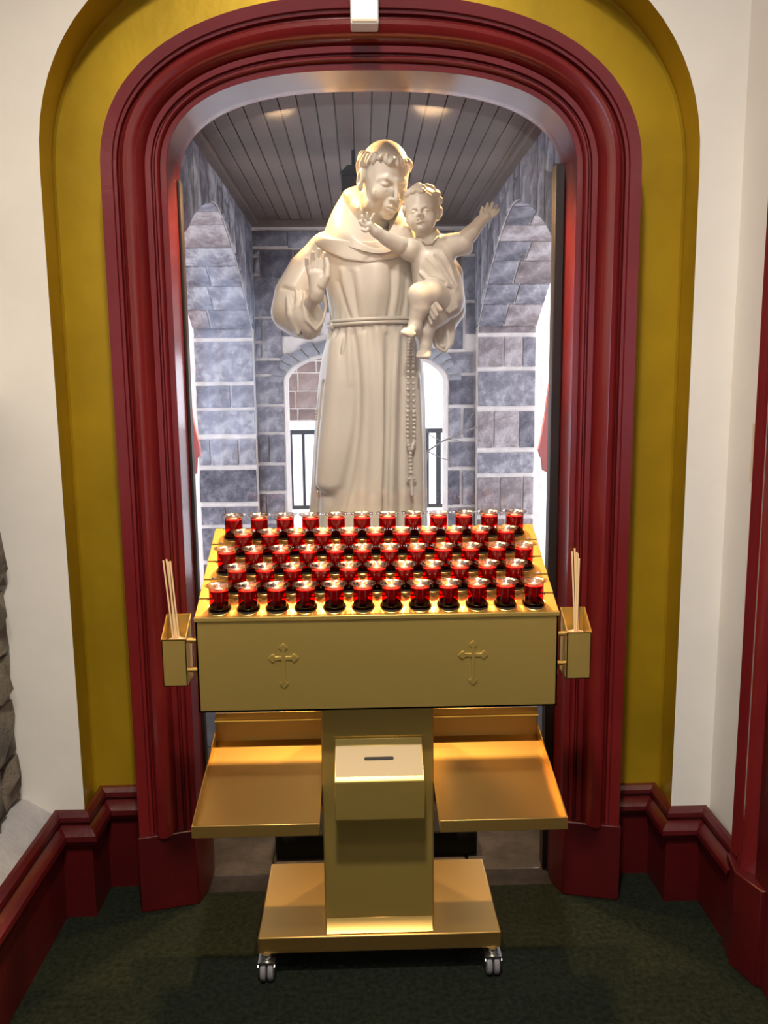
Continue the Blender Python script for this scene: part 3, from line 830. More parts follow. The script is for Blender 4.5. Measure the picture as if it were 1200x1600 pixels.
# waist cut above the belt
# right sleeve (on the left in the photograph)
rb.chain([S(508, 388, .01), S(478, 424, -.005), S(459, 460, -.02), S(455, 488, -.045)], [.052, .062, .066, .062], .03)
rb.chain([S(455, 488, -.045), S(477, 496, -.095)], [.060, .062], .03)
rb.chain([S(470, 506, -.075), S(484, 515, -.10)], [.046, .030], .03)
rb.ell(S(497, 484, -.185), (.036, .085, .066), .012, 'sub')
rb.chain([S(476, 458, -.135), S(474, 478, -.150), S(480, 500, -.155), S(494, 515, -.15), S(505, 500, -.135), S(509, 478, -.115), S(506, 462, -.105)], [.006]*7, .010)
for pts_, r_ in (([(462, 452), (466, 480), (478, 512)], .005), ([(449, 462), (452, 492), (466, 522)], .005), ([(470, 455), (472, 482), (484, 516)], .0045)):
    for j in range(2):
        (u0, v0), (u1, v1) = pts_[j], pts_[j+1]
        rb.cap(S(u0, v0, -.112-.02*j), S(u1, v1, -.135), r_, r_, .014)
rb.cap(S(441, 450, -.075), S(470, 458, -.09), .006, .004, .012, 'sub')
rb.cap(S(457, 470, -.125), S(470, 520, -.125), .004, .006, .010, 'sub')
# left sleeve behind and below the child
rb.chain([S(668, 385, .02), S(698, 430, .015), S(704, 480, -.01)], [.052, .056, .05], .03)
rb.chain([S(700, 490, -.02), S(690, 520, -.055), S(692, 532, -.065)], [.045, .040, .036], .03)
rb.ell(S(691, 522, -.125), (.024, .055, .044), .012, 'sub')
rb.chain([S(677, 500, -.10), S(677, 522, -.105), S(683, 543, -.105), S(695, 549, -.10), S(706, 536, -.09), S(709, 512, -.07), S(705, 495, -.05)], [.006]*7, .010)
robe = link('robe', rb.mesh('robe'), mst, st)

# ---- shoulder cape and hood
cp = SDF((-0.27, 2.74, 1.80), (0.27, 3.16, 2.24), 0.004)
hx = [S(u, v)[0] for u, v in [(470, 372), (483, 379), (510, 399), (540, 414), (575, 420), (610, 415), (640, 405), (690, 372)]]
hz = [zv(v) for v in (366, 378, 398, 413, 419, 414, 404, 372)]
def cape_fn(x, y, z):
    d, dx, dy, rx, ry = torso(x, y, z, 0.010)
    hem = np.interp(x, hx, hz)+np.clip(dy, 0, 1)*0.3
    th = np.arctan2(dx/rx, -dy/ry)
    d = d-0.002*np.sin(th*9+z*20)
    top = zv(360)+np.clip(dy, -.12, .12)*(zv(340)-zv(384))/.2
    return np.maximum(d, np.maximum((hem-z)*0.85, (z-top)*.9))
cp.comb(cape_fn, (-0.27, 2.74, 1.80), (0.27, 3.16, 2.24), 0, 'add')
link('cape', cp.mesh('cape'), mst, st)
RIM = [(590, 290, .10), (562, 290, .085), (540, 297, .045), (535, 309, .0), (548, 330, -.045), (567, 354, -.082), (590, 374, -.098), (608, 362, -.090), (618, 345, -.068), (624, 328, -.03), (622, 312, .02), (612, 298, .07)]
MID = [(590, 306, .125), (553, 304, .115), (526, 319, .060), (520, 335, -.005), (531, 353, -.072), (553, 371, -.112), (590, 388, -.130), (618, 375, -.116), (635, 359, -.088), (641, 340, -.03), (637, 322, .03), (620, 308, .095)]
BAS = [(590, 345, .115), (542, 350, .105), (512, 356, .055), (508, 364, -.010), (522, 374, -.080), (548, 386, -.118), (590, 396, -.138), (626, 388, -.122), (648, 377, -.090), (658, 366, -.03), (652, 354, .04), (625, 346, .095)]
INN = [(590, 330, .075), (570, 330, .06), (560, 336, .03), (558, 348, .01), (566, 362, -.010), (578, 376, -.030), (590, 388, -.040), (600, 378, -.035), (606, 362, -.025), (608, 350, -.005), (606, 338, .02), (600, 332, .05)]
hd = MB()
rings = []
for ring in (BAS, MID, RIM, INN):
    P = [S(u, v, d) for u, v, d in ring]; N_ = len(P); out_ = []
    for i_ in range(N_):
        p0, p1, p2, p3 = P[i_-1], P[i_], P[(i_+1) % N_], P[(i_+2) % N_]
        for t_ in (0, .25, .5, .75):
            out_.append(.5*((2*p1)+(-p0+p2)*t_+(2*p0-5*p1+4*p2-p3)*t_**2+(-p0+3*p1-3*p2+p3)*t_**3))
    rings.append(out_)
b_, m__, r__, n__ = [np.array(q) for q in rings]
lv = [b_, b_*.45+m__*.55+np.array([0, 0, .004]), m__, m__*.4+r__*.6]
rin = r__*.80+n__*.20
lv += [r__*.97+m__*.03, r__+np.array([0, 0, .004]), r__*.93+n__*.07+np.array([0, 0, .002]), rin, r__*.45+n__*.55, n__]
hd.grid([[tuple(p) for p in q] for q in lv], closed_u=True)
ho = hd.build('hood', mst, st, sharp=0)
for p_ in ho.data.polygons: p_.use_smooth = True
ss = ho.modifiers.new('subd', 'SUBSURF'); ss.levels = 1; ss.render_levels = 2

# ---- heads
def rotm(yaw, pitch, roll):
    return np.array((Matrix.Rotation(yaw, 3, 'Z') @ Matrix.Rotation(roll, 3, 'Y') @ Matrix.Rotation(pitch, 3, 'X')))
def head_sdf(frame, child=False, res=0.0022):
    h = SDF((-.105, -.145, -.25), (.105, .14, .14), res, frame)
    if not child:
        h.ell((0, .018, .032), (.076, .096, .086), .02)
        h.ell((0, -.028, -.032), (.058, .064, .080), .035)
        h.ell((0, -.072, -.097), (.021, .017, .015), .022)
        for s_ in (-1, 1):
            h.ell((s_*.040, -.012, -.078), (.020, .034, .024), .03)
            h.ell((s_*.040, -.062, -.036), (.018, .018, .018), .025)          # cheekbone
    else:
        h.ell((0, .014, .030), (.084, .098, .088), .02)
        h.ell((0, -.034, -.040), (.068, .062, .072), .035)
        h.ell((0, -.078, -.094), (.020, .018, .016), .022)
        for s_ in (-1, 1):
            h.ell((s_*.040, -.060, -.058), (.028, .028, .028), .025)
    ez = -.004 if not child else -.016
    eo = .0085 if not child else .001
    for s_ in (-1, 1):
        h.ell((s_*.030, -.102+eo, ez+.001), (.021, .019, .0125), .014, 'sub')
        h.chain([(s_*.009, -.093+eo*.5, ez+.011), (s_*.028, -.088+eo, ez+.018), (s_*.048, -.070+eo, ez+.009)], [.0042, .0054, .0036], .014)
        h.ell((s_*.030, -.0785+eo, ez-.003), (.0165, .0155, .0120), .005)
        h.chain([(s_*.016, -.0920+eo, ez-.008), (s_*.030, -.0958+eo, ez-.0118), (s_*.045, -.085+eo, ez-.008)], [.0017, .0018, .0017], .003, 'sub')
        h.chain([(s_*.015, -.0890+eo, ez-.012), (s_*.030, -.0905+eo, ez-.0172), (s_*.044, -.080+eo, ez-.012)], [.0028, .0032, .0028], .007)
        # ear
        h.ell((s_*.079, .014, -.010), (.010, .020, .032), .008)
        h.ell((s_*.090, .010, -.010), (.009, .010, .019), .006, 'sub')
        h.ell((s_*.077, .006, -.036), (.008, .009, .011), .006)
    if not child:
        h.chain([(0, -.089, .010), (0, -.099, -.012), (0, -.113, -.036), (0, -.114, -.043)], [.0075, .0072, .0086, .0088], .010)
        nz = -.045; mz = -.070; w = .022
    else:
        h.chain([(0, -.092, -.010), (0, -.104, -.032), (0, -.109, -.038)], [.007, .009, .010], .012)
        nz = -.040; mz = -.062; w = .018
    for s_ in (-1, 1): h.ell((s_*.0115, -.101, nz), (.0072, .0095, .0068), .006)
    for s_ in (-1, 1): h.ell((s_*.006, -.108, nz-.008), (.003, .004, .003), .003, 'sub')
    h.ell((0, -.088, mz), (.024, .016, .020), .016)
    h.chain([(-w, -.092, mz-.001), (-.007, -.1035, mz+.0042), (0, -.1035, mz+.003), (.007, -.1035, mz+.0042), (w, -.092, mz-.001)], [.0025, .0048, .0045, .0048, .0025], .004)
    h.chain([(-w*.85, -.092, mz-.006), (0, -.1025, mz-.0085), (w*.85, -.092, mz-.006)], [.0025, .0062, .0025], .004)
    h.chain([(-w, -.096, mz-.002), (0, -.109, mz-.0018), (w, -.096, mz-.002)], [.0017]*3, .003, 'sub')
    h.cap((-.012, -.096, mz-.0185), (.012, -.096, mz-.0185), .004, .004, .008, 'sub')
    # neck
    if not child:
        h.cap((0, .030, -.06), (0, .058, -.23), .052, .058, .03)
        for s_ in (-1, 1): h.cap((s_*.050, .02, -.06), (s_*.012, -.012, -.21), .010, .010, .02)
    else:
        h.cap((0, .020, -.06), (0, .030, -.17), .045, .050, .03)
    return h
R1 = rotm(math.radians(25), math.radians(21), math.radians(3))
c1 = S(601, 281, -.035)
F1 = (R1, c1, 1.03)
link('head', head_sdf(F1).mesh('head'), mst, st)
# tonsure: a ring of short locks round the bare crown
hr = SDF((-.11, -.13, -.06), (.11, .14, .12), .0023, F1)
def ring_fn(x, y, z):
    rx, ry, rz = .0840, .1085, .101
    px, py, pz = x, y-.018, z-.030
    k0 = np.sqrt((px/rx)**2+(py/ry)**2+(pz/rz)**2)
    k1 = np.sqrt((px/rx**2)**2+(py/ry**2)**2+(pz/rz**2)**2)+1e-9
    d = k0*(k0-1)/k1
    th = np.arctan2(px, -py)
    at_ = np.abs(th)
    e1 = np.clip((at_-.7)/.9, 0, 1); e1 = e1*e1*(3-2*e1); e2 = np.clip((at_-1.95)/.7, 0, 1); e2 = e2*e2*(3-2*e2)
    top = .074+.003*np.sin(th*11)
    bot = .046-.028*e1-.060*e2+.006*np.sin(th*17+np.sin(th*5)*2)
    d = d-.0036*np.sin(th*30+z*60*np.sign(px))-.0026*np.sin(th*17-z*95)
    sl = np.maximum((z+py*.10)-top, bot-(z+py*.10))
    # rounded intersection
    k = .014; h_ = np.clip(.5-.5*(sl-d)/k, 0, 1)
    return sl*(1-h_)+d*h_+k*h_*(1-h_)
hr.comb(ring_fn, (-.11, -.13, -.06), (.11, .14, .12), 0, 'add')
link('tonsure_hair', hr.mesh('tonsure_hair'), mst, st)

# ---- friar's hands
def hand_mesh(name, palm, fingers, lo, hi, k=.003, res=.0021, extra=None):
    g_ = SDF(lo, hi, res)
    for p, q, a, b in palm: g_.cap(p, q, a, b, .012)
    for pts_, rads in fingers: g_.chain(pts_, rads, k)
    if extra: extra(g_)
    return link(name, g_.mesh(name), mst, st)
w0 = S(470, 494, -.085); w1 = S(494, 463, -.178)
hand_mesh('hand', [(w0, w1, .027, .020), (w1, S(487, 430, -.186), .018, .013), (w1, S(493, 428, -.188), .018, .014), (w1, S(501, 430, -.186), .020, .014), (S(498, 456, -.190), S(505, 438, -.196), .018, .012)],
          [([S(484, 428, -.184), S(480, 414, -.190), S(479, 404, -.202)], [.0086, .0078, .0060]),
           ([S(489.5, 424, -.184), S(488, 407, -.186), S(489, 395, -.196)], [.0090, .0082, .0062]),
           ([S(495.5, 423, -.182), S(496, 403, -.182), S(498, 390, -.190)], [.0094, .0086, .0064]),
           ([S(502, 425, -.182), S(504, 407, -.182), S(507, 396, -.188)], [.0090, .0082, .0062]),
           ([S(503, 446, -.200), S(511, 432, -.208), S(512, 416, -.204), S(510, 405, -.200)], [.015, .0112, .0092, .0066])],
          (-.30, 2.66, 1.58), (-.11, 2.93, 2.03))
hand_mesh('hand', [(S(700, 500, -.02), S(690, 486, -.12), .024, .022), (S(690, 486, -.13), S(680, 482, -.155), .022, .018)],
          [([S(678, 474, -.150), S(680, 474, -.212), S(688, 484, -.214)], [.010, .0095, .0075]),
           ([S(676, 480, -.150), S(675, 480, -.212), S(682, 492, -.212)], [.010, .0095, .0075]),
           ([S(674, 486, -.150), S(672, 486, -.206), S(678, 497, -.206)], [.010, .0092, .0072]),
           ([S(673, 494, -.145), S(670, 494, -.195), S(674, 505, -.195)], [.0090, .0084, .0065])],
          (.12, 2.66, 1.62), (.34, 3.00, 1.86))

# ---- child: one continuous body, tunic and curls as its children
ch = SDF((-.06, 2.60, 1.52), (.46, 3.02, 2.20), .0029)
CD = -.115
ch.chain([S(672, 372, CD), S(676, 420, CD), S(682, 462, CD)], [.036, .064, .066], .03)
# arms
ch.chain([S(646, 388, CD-.01), S(622, 383, CD-.06), S(602, 372, CD-.085), S(588, 362, CD-.10)], [.030, .027, .022, .0165], .015)
ch.chain([S(588, 362, CD-.10), S(577, 352, CD-.11)], [.0165, .015], .012)
for a_, b_, c_ in (((572, 353), (565, 351), (562, 346)), ((573, 349), (567, 344), (566, 337)), ((577, 347), (574, 340), (574, 333)), ((581, 348), (582, 341), (584, 335)), ((578, 357), (571, 361), (566, 359))):
    ch.chain([S(*a_, CD-.113), S(*b_, CD-.122), S(*c_, CD-.126)], [.0068, .0058, .0046], .003)
ch.chain([S(702, 383, CD), S(724, 376, CD-.03), S(738, 362, CD-.045), S(750, 347, CD-.055)], [.032, .030, .025, .0170], .015)
ch.chain([S(750, 347, CD-.055), S(760, 338, CD-.06)], [.0170, .0165], .012)
for a_, b_, c_ in (((758, 335), (760, 326), (762, 318)), ((763, 333), (767, 325), (770, 317)), ((766, 335), (773, 328), (777, 321)), ((767, 339), (775, 334), (780, 328)), ((753, 340), (752, 331), (754, 324))):
    ch.chain([S(*a_, CD-.063), S(*b_, CD-.066), S(*c_, CD-.062)], [.0072, .0060, .0047], .003)
# legs
ch.chain([S(690, 470, CD), S(672, 458, CD-.075), S(655, 462, CD-.10)], [.058, .046, .036], .02)
ch.chain([S(655, 460, CD-.10), S(656, 480, CD-.10), S(648, 505, CD-.095)], [.035, .033, .020], .015)
ch.chain([S(649, 510, CD-.095), S(651, 518, CD-.085)], [.020, .017], .012)
ch.chain([S(648, 512, CD-.10), S(638, 520, CD-.13)], [.019, .015], .014)
for i in range(5):
    u0, v0 = 630+i*3.6, 518+i*1.4
    ch.cap(S(u0+3, v0-2, CD-.135), S(u0-1, v0+2, CD-.150+.003*i), .0085-.0006*i, .0070-.0006*i, .004)
ch.chain([S(684, 490, CD+.01), S(668, 505, CD-.04), S(664, 520, CD-.045), S(665, 540, CD-.045)], [.045, .034, .029, .018], .02)
ch.chain([S(665, 540, CD-.045), S(662, 551, CD-.075)], [.018, .016], .014)
for i in range(5):
    u0 = 653+i*4.0
    ch.cap(S(u0+1, 551, CD-.080), S(u0-.5, 557, CD-.092), .0068+.0006*i, .0058+.0008*i, .004)
child = link('child_figure', ch.mesh('child_figure'), mst, st)
R2 = rotm(math.radians(-13), math.radians(-4), math.radians(-5))
c2 = S(660, 332, CD-.015)
F2 = (R2, c2, 0.66)
def kid(name, me):
    o = bpy.data.objects.new(name, me); C.objects.link(o)
    if not me.materials: me.materials.append(mst)
    o.parent = child; o.matrix_parent_inverse = child.matrix_parent_inverse.copy() @ Matrix.Identity(4)
    o.matrix_parent_inverse = Matrix.Identity(4)
    return o
kid('head', head_sdf(F2, True, .003).mesh('child_head'))
hc = SDF((-.14, -.13, -.12), (.14, .17, .17), .0036, F2)
rs = random.Random(5)
hc.ell((0, .026, .044), (.088, .098, .088), .01)
hc.ell((0, -.10, -.03), (.072, .085, .100), .012, 'sub')
for i in range(150):
    a = rs.uniform(0, 2*math.pi); zz_ = rs.uniform(-.75, 1.0)
    r0 = math.sqrt(max(0, 1-zz_*zz_))
    x_, y_, z_ = r0*math.cos(a), r0*math.sin(a), zz_
    if y_ < -.35 and z_ < .45: continue
    if y_ < -.05 and z_ < .10 and abs(x_) < .9: continue
    rr0 = rs.uniform(.013, .021)
    hc.ell((x_*.088, .024+y_*.098, .040+z_*.090), (rr0, rr0, rr0*rs.uniform(.7, 1.1)), .007)
kid('curly_hair', hc.mesh('curly_hair'))
tn = SDF((.05, 2.62, 1.66), (.36, 3.02, 2.04), .0036)
tn.chain([S(671, 374, CD), S(676, 415, CD), S(681, 450, CD+.005), S(686, 468, CD+.01)], [.036, .071, .076, .074], .03)
tn.chain([S(651, 390, CD-.01), S(640, 390, CD-.035)], [.038, .036], .02)
tn.chain([S(698, 386, CD), S(722, 380, CD-.028)], [.042, .036], .02)
tn.cap(S(722, 386, CD-.02), S(730, 391, CD-.02), .022, .012, .02)
tn.chain([S(690, 452, CD-.02), S(706, 466, CD-.02), S(709, 482, CD-.01)], [.05, .034, .020], .03)
tn.chain([S(700, 440, CD+.02), S(711, 470, CD+.02)], [.045, .03], .03)
tn.ell(S(671, 363, CD-.015), (.028, .04, .026), .012, 'sub')
tn.chain([S(655, 371, CD-.03), S(664, 378, CD-.058), S(676, 378, CD-.058), S(684, 370, CD-.03)], [.004]*4, .006)
for pts_ in ([(668, 402), (684, 418), (700, 445)], [(678, 395), (694, 420), (710, 450)], [(655, 425), (668, 440), (690, 448)], [(652, 440), (672, 448), (702, 458)], [(690, 388), (704, 415), (714, 446)]):
    q = [S(u, v, CD-.074+abs(u-678)*.0007) for u, v in pts_]
    tn.chain(q, [.002, .004, .003], .012, 'add')
    q = [S(u+4, v-5, CD-.080+abs(u-678)*.0008) for u, v in pts_]
    tn.chain(q, [.002, .0042, .003], .010, 'sub')
for pts_ in ([(690, 462), (702, 470), (708, 484)], [(696, 456), (709, 466), (714, 480)], [(684, 468), (696, 476), (702, 488)]):
    tn.chain([S(u, v, CD-.05) for u, v in pts_], [.006, .007, .005], .010)
tn.cap(S(642, 452, CD-.13), S(668, 470, CD-.13), .026, .02, .02, 'sub')
kid('tunic', tn.mesh('tunic'))

# ---- belt, hanging cord, rosary
belt = MB()
for dz, rr_ in ((0.006, .0062), (-0.006, .0062)):
    P = []
    for i in range(64):
        th = 2*math.pi*i/64
        zc = zv(505)+0.010*math.cos(th)*-1*0.0+dz+0.012*math.sin(th)*(-1 if True else 1)*-1*0.4
        cx = np.interp(zc, LZ, LX); rx = np.interp(zc, LZ, LRX)+.006; ry = np.interp(zc, LZ, LRY)+.008
        P.append((cx+rx*math.sin(th), DS-ry*math.cos(th), zc))
    belt.tube(P, rr_, 8, closed=True)
belt.sphere(S(519, 510, -.055), (.012, .012, .013), 10, 8)
belt.build('belt_cord', mst, st, sharp=60)
hcord = MB()
pts_ = [S(u, v, d) for u, v, d in [(518, 512, -.05), (512, 545, -.045), (504, 590, -.04), (499, 625, -.035), (497, 650, -.03), (494, 690, -.03), (490, 740, -.025), (487, 790, -.02), (485, 840, -.02)]]
hcord.tube(pts_, .0062, 8)
for k_ in range(4): hcord.sphere(S(496.5, 641+4.5*k_, -.032), (.0105, .0105, .0058), 10, 6)
hcord.build('hanging_cord', mst, st, sharp=60)
ro = MB()
def beads(px, n):
    for i in range(n):
        t = i/(n-1)*(len(px)-1); j = min(int(t), len(px)-2); f_ = t-j
        u = px[j][0]*(1-f_)+px[j+1][0]*f_; v = px[j][1]*(1-f_)+px[j+1][1]*f_
        ro.sphere(onrobe(u, v, -.027), (.0068, .0062, .0058) if i % 11 != 5 else (.008, .0075, .0075), 8, 6)
beads([(640, 530), (638, 570), (637, 640), (637, 690), (640, 702)], 32)
beads([(645, 530), (645, 570), (647, 640), (647, 690), (643, 702)], 32)
beads([(641, 708), (642, 738)], 6)
ro.build('rosary_beads', mst, st, sharp=60)
cr = MB()
a_, b_ = onrobe(642, 742, -.022), onrobe(644, 774, -.022); cr.tube([a_, b_], .0058, 6)
a_, b_ = onrobe(636, 749, -.022), onrobe(649, 747, -.022); cr.tube([a_, b_], .0052, 6)
cr.build('rosary_cross', mst, st, sharp=40)
# ---- base of the statue
MB().prism([(-.25, 2.76), (.21, 2.76), (.25, 2.80), (.25, 3.12), (-.29, 3.12), (-.29, 2.80)], 'z', .50, .54).build('statue_base', mst, st, bevel=.006)

# ------------------------------------------------------------------ pedestal
pd = empty('pedestal', (0, DS, 0)); tag(pd, 'dark stone pedestal under the friar statue', 'pedestal')
MB().box(-.335, .315, 2.475, 3.22, -.006, .08).build('foot', M['pedestal'], pd, bevel=.008)
MB().box(-.30, .26, 2.66, 3.18, .10, .45).build('shaft', M['pedestal'], pd, bevel=.006)
MB().box(-.34, .30, 2.64, 3.20, .45, .50).build('cap', M['pedestal'], pd, bevel=.008)

# ================================================================== votive candle stand
XC = -0.008
vs = empty('votive_stand', (XC, 2.03, 0)); tag(vs, 'gold metal votive candle stand on casters with two side trays', 'candle stand')
G, GS = M['gold'], M['gold_shiny']
YF, YB, HW = 1.872, 2.20, 0.424
ZF, ZBK, ZBOT = 0.966, 1.124, 0.741
# front apron with short returns; the sloping candle deck is open underneath
cb = MB(); t_ = 0.004
cb.box(XC-HW, XC+HW, YF, YF+t_, ZBOT, ZF+.002)
cb.box(XC-HW, XC+HW, YF, YF+.022, ZBOT, ZBOT+t_)
for s_ in (-1, 1):
    a, b = sorted((XC+s_*HW, XC+s_*(HW-t_)))
    cb.box(a, b, YF, YF+.022, ZBOT, ZF+.006)
cb.build('apron', G, vs, sharp=25)
MB().box(XC-HW-.003, XC+HW+.003, YF-.005, YF+.012, ZF-.004, ZF+.007).build('front_lip', G, vs, bevel=.002)
NR = 5; dY = (YB-YF-.004)/NR; dZ = (ZBK-ZF)/NR; rise = .003
HR = 0.0262
candle_pos = []
for k in range(NR):
    y0 = YF+.004+k*dY; y1 = y0+dY; za = ZF+.004+k*dZ; zb = za+dZ-rise
    n = 12 if k % 2 == 0 else 11
    pitch = 0.0677
    xs2 = [XC+(i-(n-1)/2)*pitch for i in range(n)]
    tr = MB(); sl = (zb-za)/(y1-y0); zf = lambda y: za+(y-y0)*sl
    L0, L1 = XC-HW-.002, XC+HW+.002
    edges = [L0]+[x_-pitch/2 for x_ in xs2]+[xs2[-1]+pitch/2, L1]
    def quad(xa, xb):
        tr.add([(xa, y0, zf(y0)), (xb, y0, zf(y0)), (xb, y1, zf(y1)), (xa, y1, zf(y1))], [(0, 1, 2, 3)])
    quad(edges[0], edges[1]); quad(edges[-2], edges[-1])
    yc = (y0+y1)/2
    for x_ in xs2:
        NN = 24; outer = []; inner = []; low = []
        for q in range(NN):
            a = 2*math.pi*(q+.5)/NN; ca, sa = math.cos(a), math.sin(a)
            kx = (pitch/2)/max(abs(ca), 1e-6); ky = ((y1-y0)/2)/max(abs(sa), 1e-6); kk = min(kx, ky)
            outer.append((x_+ca*kk, yc+sa*kk, zf(yc+sa*kk)))
            inner.append((x_+ca*HR, yc+sa*HR, zf(yc+sa*HR)))
            low.append((x_+ca*(HR-.001), yc+sa*(HR-.001), zf(yc+sa*HR)-.010))
        tr.grid([outer, inner, low], closed_u=True)
        candle_pos.append((k, x_, yc, zf(yc)))
    tr.add([(L0, y0, zf(y0)), (L1, y0, zf(y0)), (L1, y0, zf(y0)-rise-.003), (L0, y0, zf(y0)-rise-.003)], [(0, 1, 2, 3)])
    for q in (L0, L1):
        tr.add([(q, y0, zf(y0)), (q, y1, zf(y1)), (q, y1, zf(y1)-.012), (q, y0, zf(y0)-.012)], [(0, 1, 2, 3)])
    tr.build('tread', GS, vs, sharp=25, fix=True)
    skt = MB()
    for kk, x_, yc_, zc_ in candle_pos[-n:]:
        skt.lathe([(HR+.0004, .0), (HR+.0004, -.014), (0, -.014)], (x_, yc_, zc_-.004), 20)
    tag(skt.build('shade_sockets', M['gold_dark'], vs, sharp=40), kind='stuff')  # closed cups added against light leaks, shade put into their dark colour
    # collars round the holes
    col = MB()
    for kk, x_, yc_, zc_ in candle_pos[-n:]:
        col.tube([(x_+.0268*math.cos(a), yc_+.0268*math.sin(a), zf(yc_+.0268*math.sin(a))+.0008) for a in [2*math.pi*i/24 for i in range(24)]], .0012, 5, closed=True)
    tag(col.build('hole_rims', GS, vs, sharp=60), kind='stuff')
MB().box(XC-HW-.002, XC+HW+.002, YB-.004, YB+.001, ZBK-.035, ZBK-.001).build('rear_edge', G, vs)
# crosses on the front
def budded_cross(cx, cz):
    s_ = 1.0; hw = .0042; A, U, Dn = .032, .032, .070
    def arm(L):   # ends like a fleuron
        return [(hw, L-.013), (.0105, L-.008), (.0075, L-.003), (0, L+.004), (-.0075, L-.003), (-.0105, L-.008), (-hw, L-.013)]
    poly = []
    for ang, L in ((0, U), (90, A), (180, Dn), (-90, A)):
        c_, n_ = math.cos(math.radians(ang)), math.sin(math.radians(ang))
        for px_, pz_ in [(hw, hw)]+arm(L):
            poly.append((cx+px_*c_-pz_*n_, cz+px_*n_+pz_*c_))
    ys_ = (YF-.0032, YF+.001)
    o = MB(); n = len(poly); vs_ = [(p[0], ys_[0], p[1]) for p in poly]+[(p[0], ys_[1], p[1]) for p in poly]
    o.add(vs_, [tuple(range(n))]+[(i, (i+1) % n, n+(i+1) % n, n+i) for i in range(n)])
    ob = o.build('cross', G, vs, sharp=20, bevel=.0009)
budded_cross(XC-.222, .8715); budded_cross(XC+.2235, .8705)
# post and base
PX0, PX1, PY0 = -0.151, 0.129, 1.950
MB().prism([(PY0, .118), (2.17, .118), (2.17, 1.072), (PY0, .968)], 'x', PX0, PX1).build('post', G, vs, bevel=.004)
MB().prism([(PY0-.026, .121), (PY0-.002, .121), (PY0-.002, .150), (PY0-.008, .138)], 'x', PX0+.004, PX1-.004).build('post_flange', GS, vs, bevel=.001)
bs = MB().box(-.322, .299, 1.918, 2.25, .074, .120).build('base', M['gold_tray'], vs, bevel=.004)
# donation box
db = MB(); bx0, bx1 = -.117, .100
db.prism([(PY0, .636), (PY0-.008, .638), (PY0-.012, .620), (1.868, .570), (1.862, .562), (1.868, .462), (1.874, .456), (PY0, .450)], 'x', bx0, bx1)
dbo = db.build('donation_box', G, vs, sharp=25, bevel=.002)
def onlid(x_, t): return (x_, (PY0-.012)*(1-t)+1.868*t, .620*(1-t)+.570*t+.0012)
MB().add([onlid(bx0+.003, .02), onlid(bx1-.003, .02), onlid(bx1-.003, .97), onlid(bx0+.003, .97)], [(0, 1, 2, 3)]).build('lid', mat('pale_gold_lid', (0.46, 0.34, 0.18), 0.55, metal=0.25), dbo, sharp=0)
sm = MB(); sx = -.0085
sl_ = [onlid(sx+p*.034, q) for p, q in [(-1, .38), (1, .38), (1.08, .43), (1, .48), (-1, .48), (-1.08, .43)]]
sm.add([(p[0], p[1]-.0005, p[2]+.0008) for p in sl_], [(0, 1, 2, 3, 4, 5)]); sm.build('coin_slot', M['gold_dark'], dbo, sharp=0)
for x_ in (-.031, -.003):
    MB().box(x_, x_+.018, PY0-.003, PY0+.002, .4235, .430).build('latch_plate', M['wood'], vs, bevel=.001)
# trays
for s_ in (-1, 1):
    xi, xo = (PX0-.001, -.446) if s_ < 0 else (PX1+.001, .430)
    a, b = sorted((xi, xo))
    f0, f1 = (1.795, .470), (2.140, .548)
    L = MB()
    lip = .028; wt = .003
    def strip(xa, xb, p0, p1, z0_, z1_):
        L.prism([(p0[0], p0[1]+z0_), (p1[0], p1[1]+z0_), (p1[0], p1[1]+z1_), (p0[0], p0[1]+z1_)], 'x', xa, xb)
    strip(a, b, f0, f1, 0, wt)
    tray = L.build('tray', M['gold_tray'], vs, sharp=25)
    e = MB(); e.box(a, b, f0[0]-wt, f0[0]+.001, f0[1]-.002, f0[1]+lip); e.build('front_edge', GS, tray, bevel=.001)
    e = MB()
    xa, xb = (xo, xo+wt) if s_ < 0 else (xo-wt, xo)
    e.prism([(f0[0], f0[1]), (f1[0], f1[1]), (f1[0], f1[1]+.12), (2.02, f0[1]+.14), (f0[0], f0[1]+lip)], 'x', xa, xb) if False else e.prism([(f0[0], f0[1]), (f1[0], f1[1]), (f1[0], f1[1]+lip+.01), (f0[0], f0[1]+lip)], 'x', xa, xb)
    e.build('side_edge', GS, tray, bevel=.001)
    MB().box(a, b, f1[0], f1[0]+.003, f1[1]-.002, .630).build('back_panel', GS, tray, bevel=.001)
    MB().box(a, b, f1[0]-.012, f1[0], f1[1]+.058, f1[1]+.062).build('seam', G, tray)
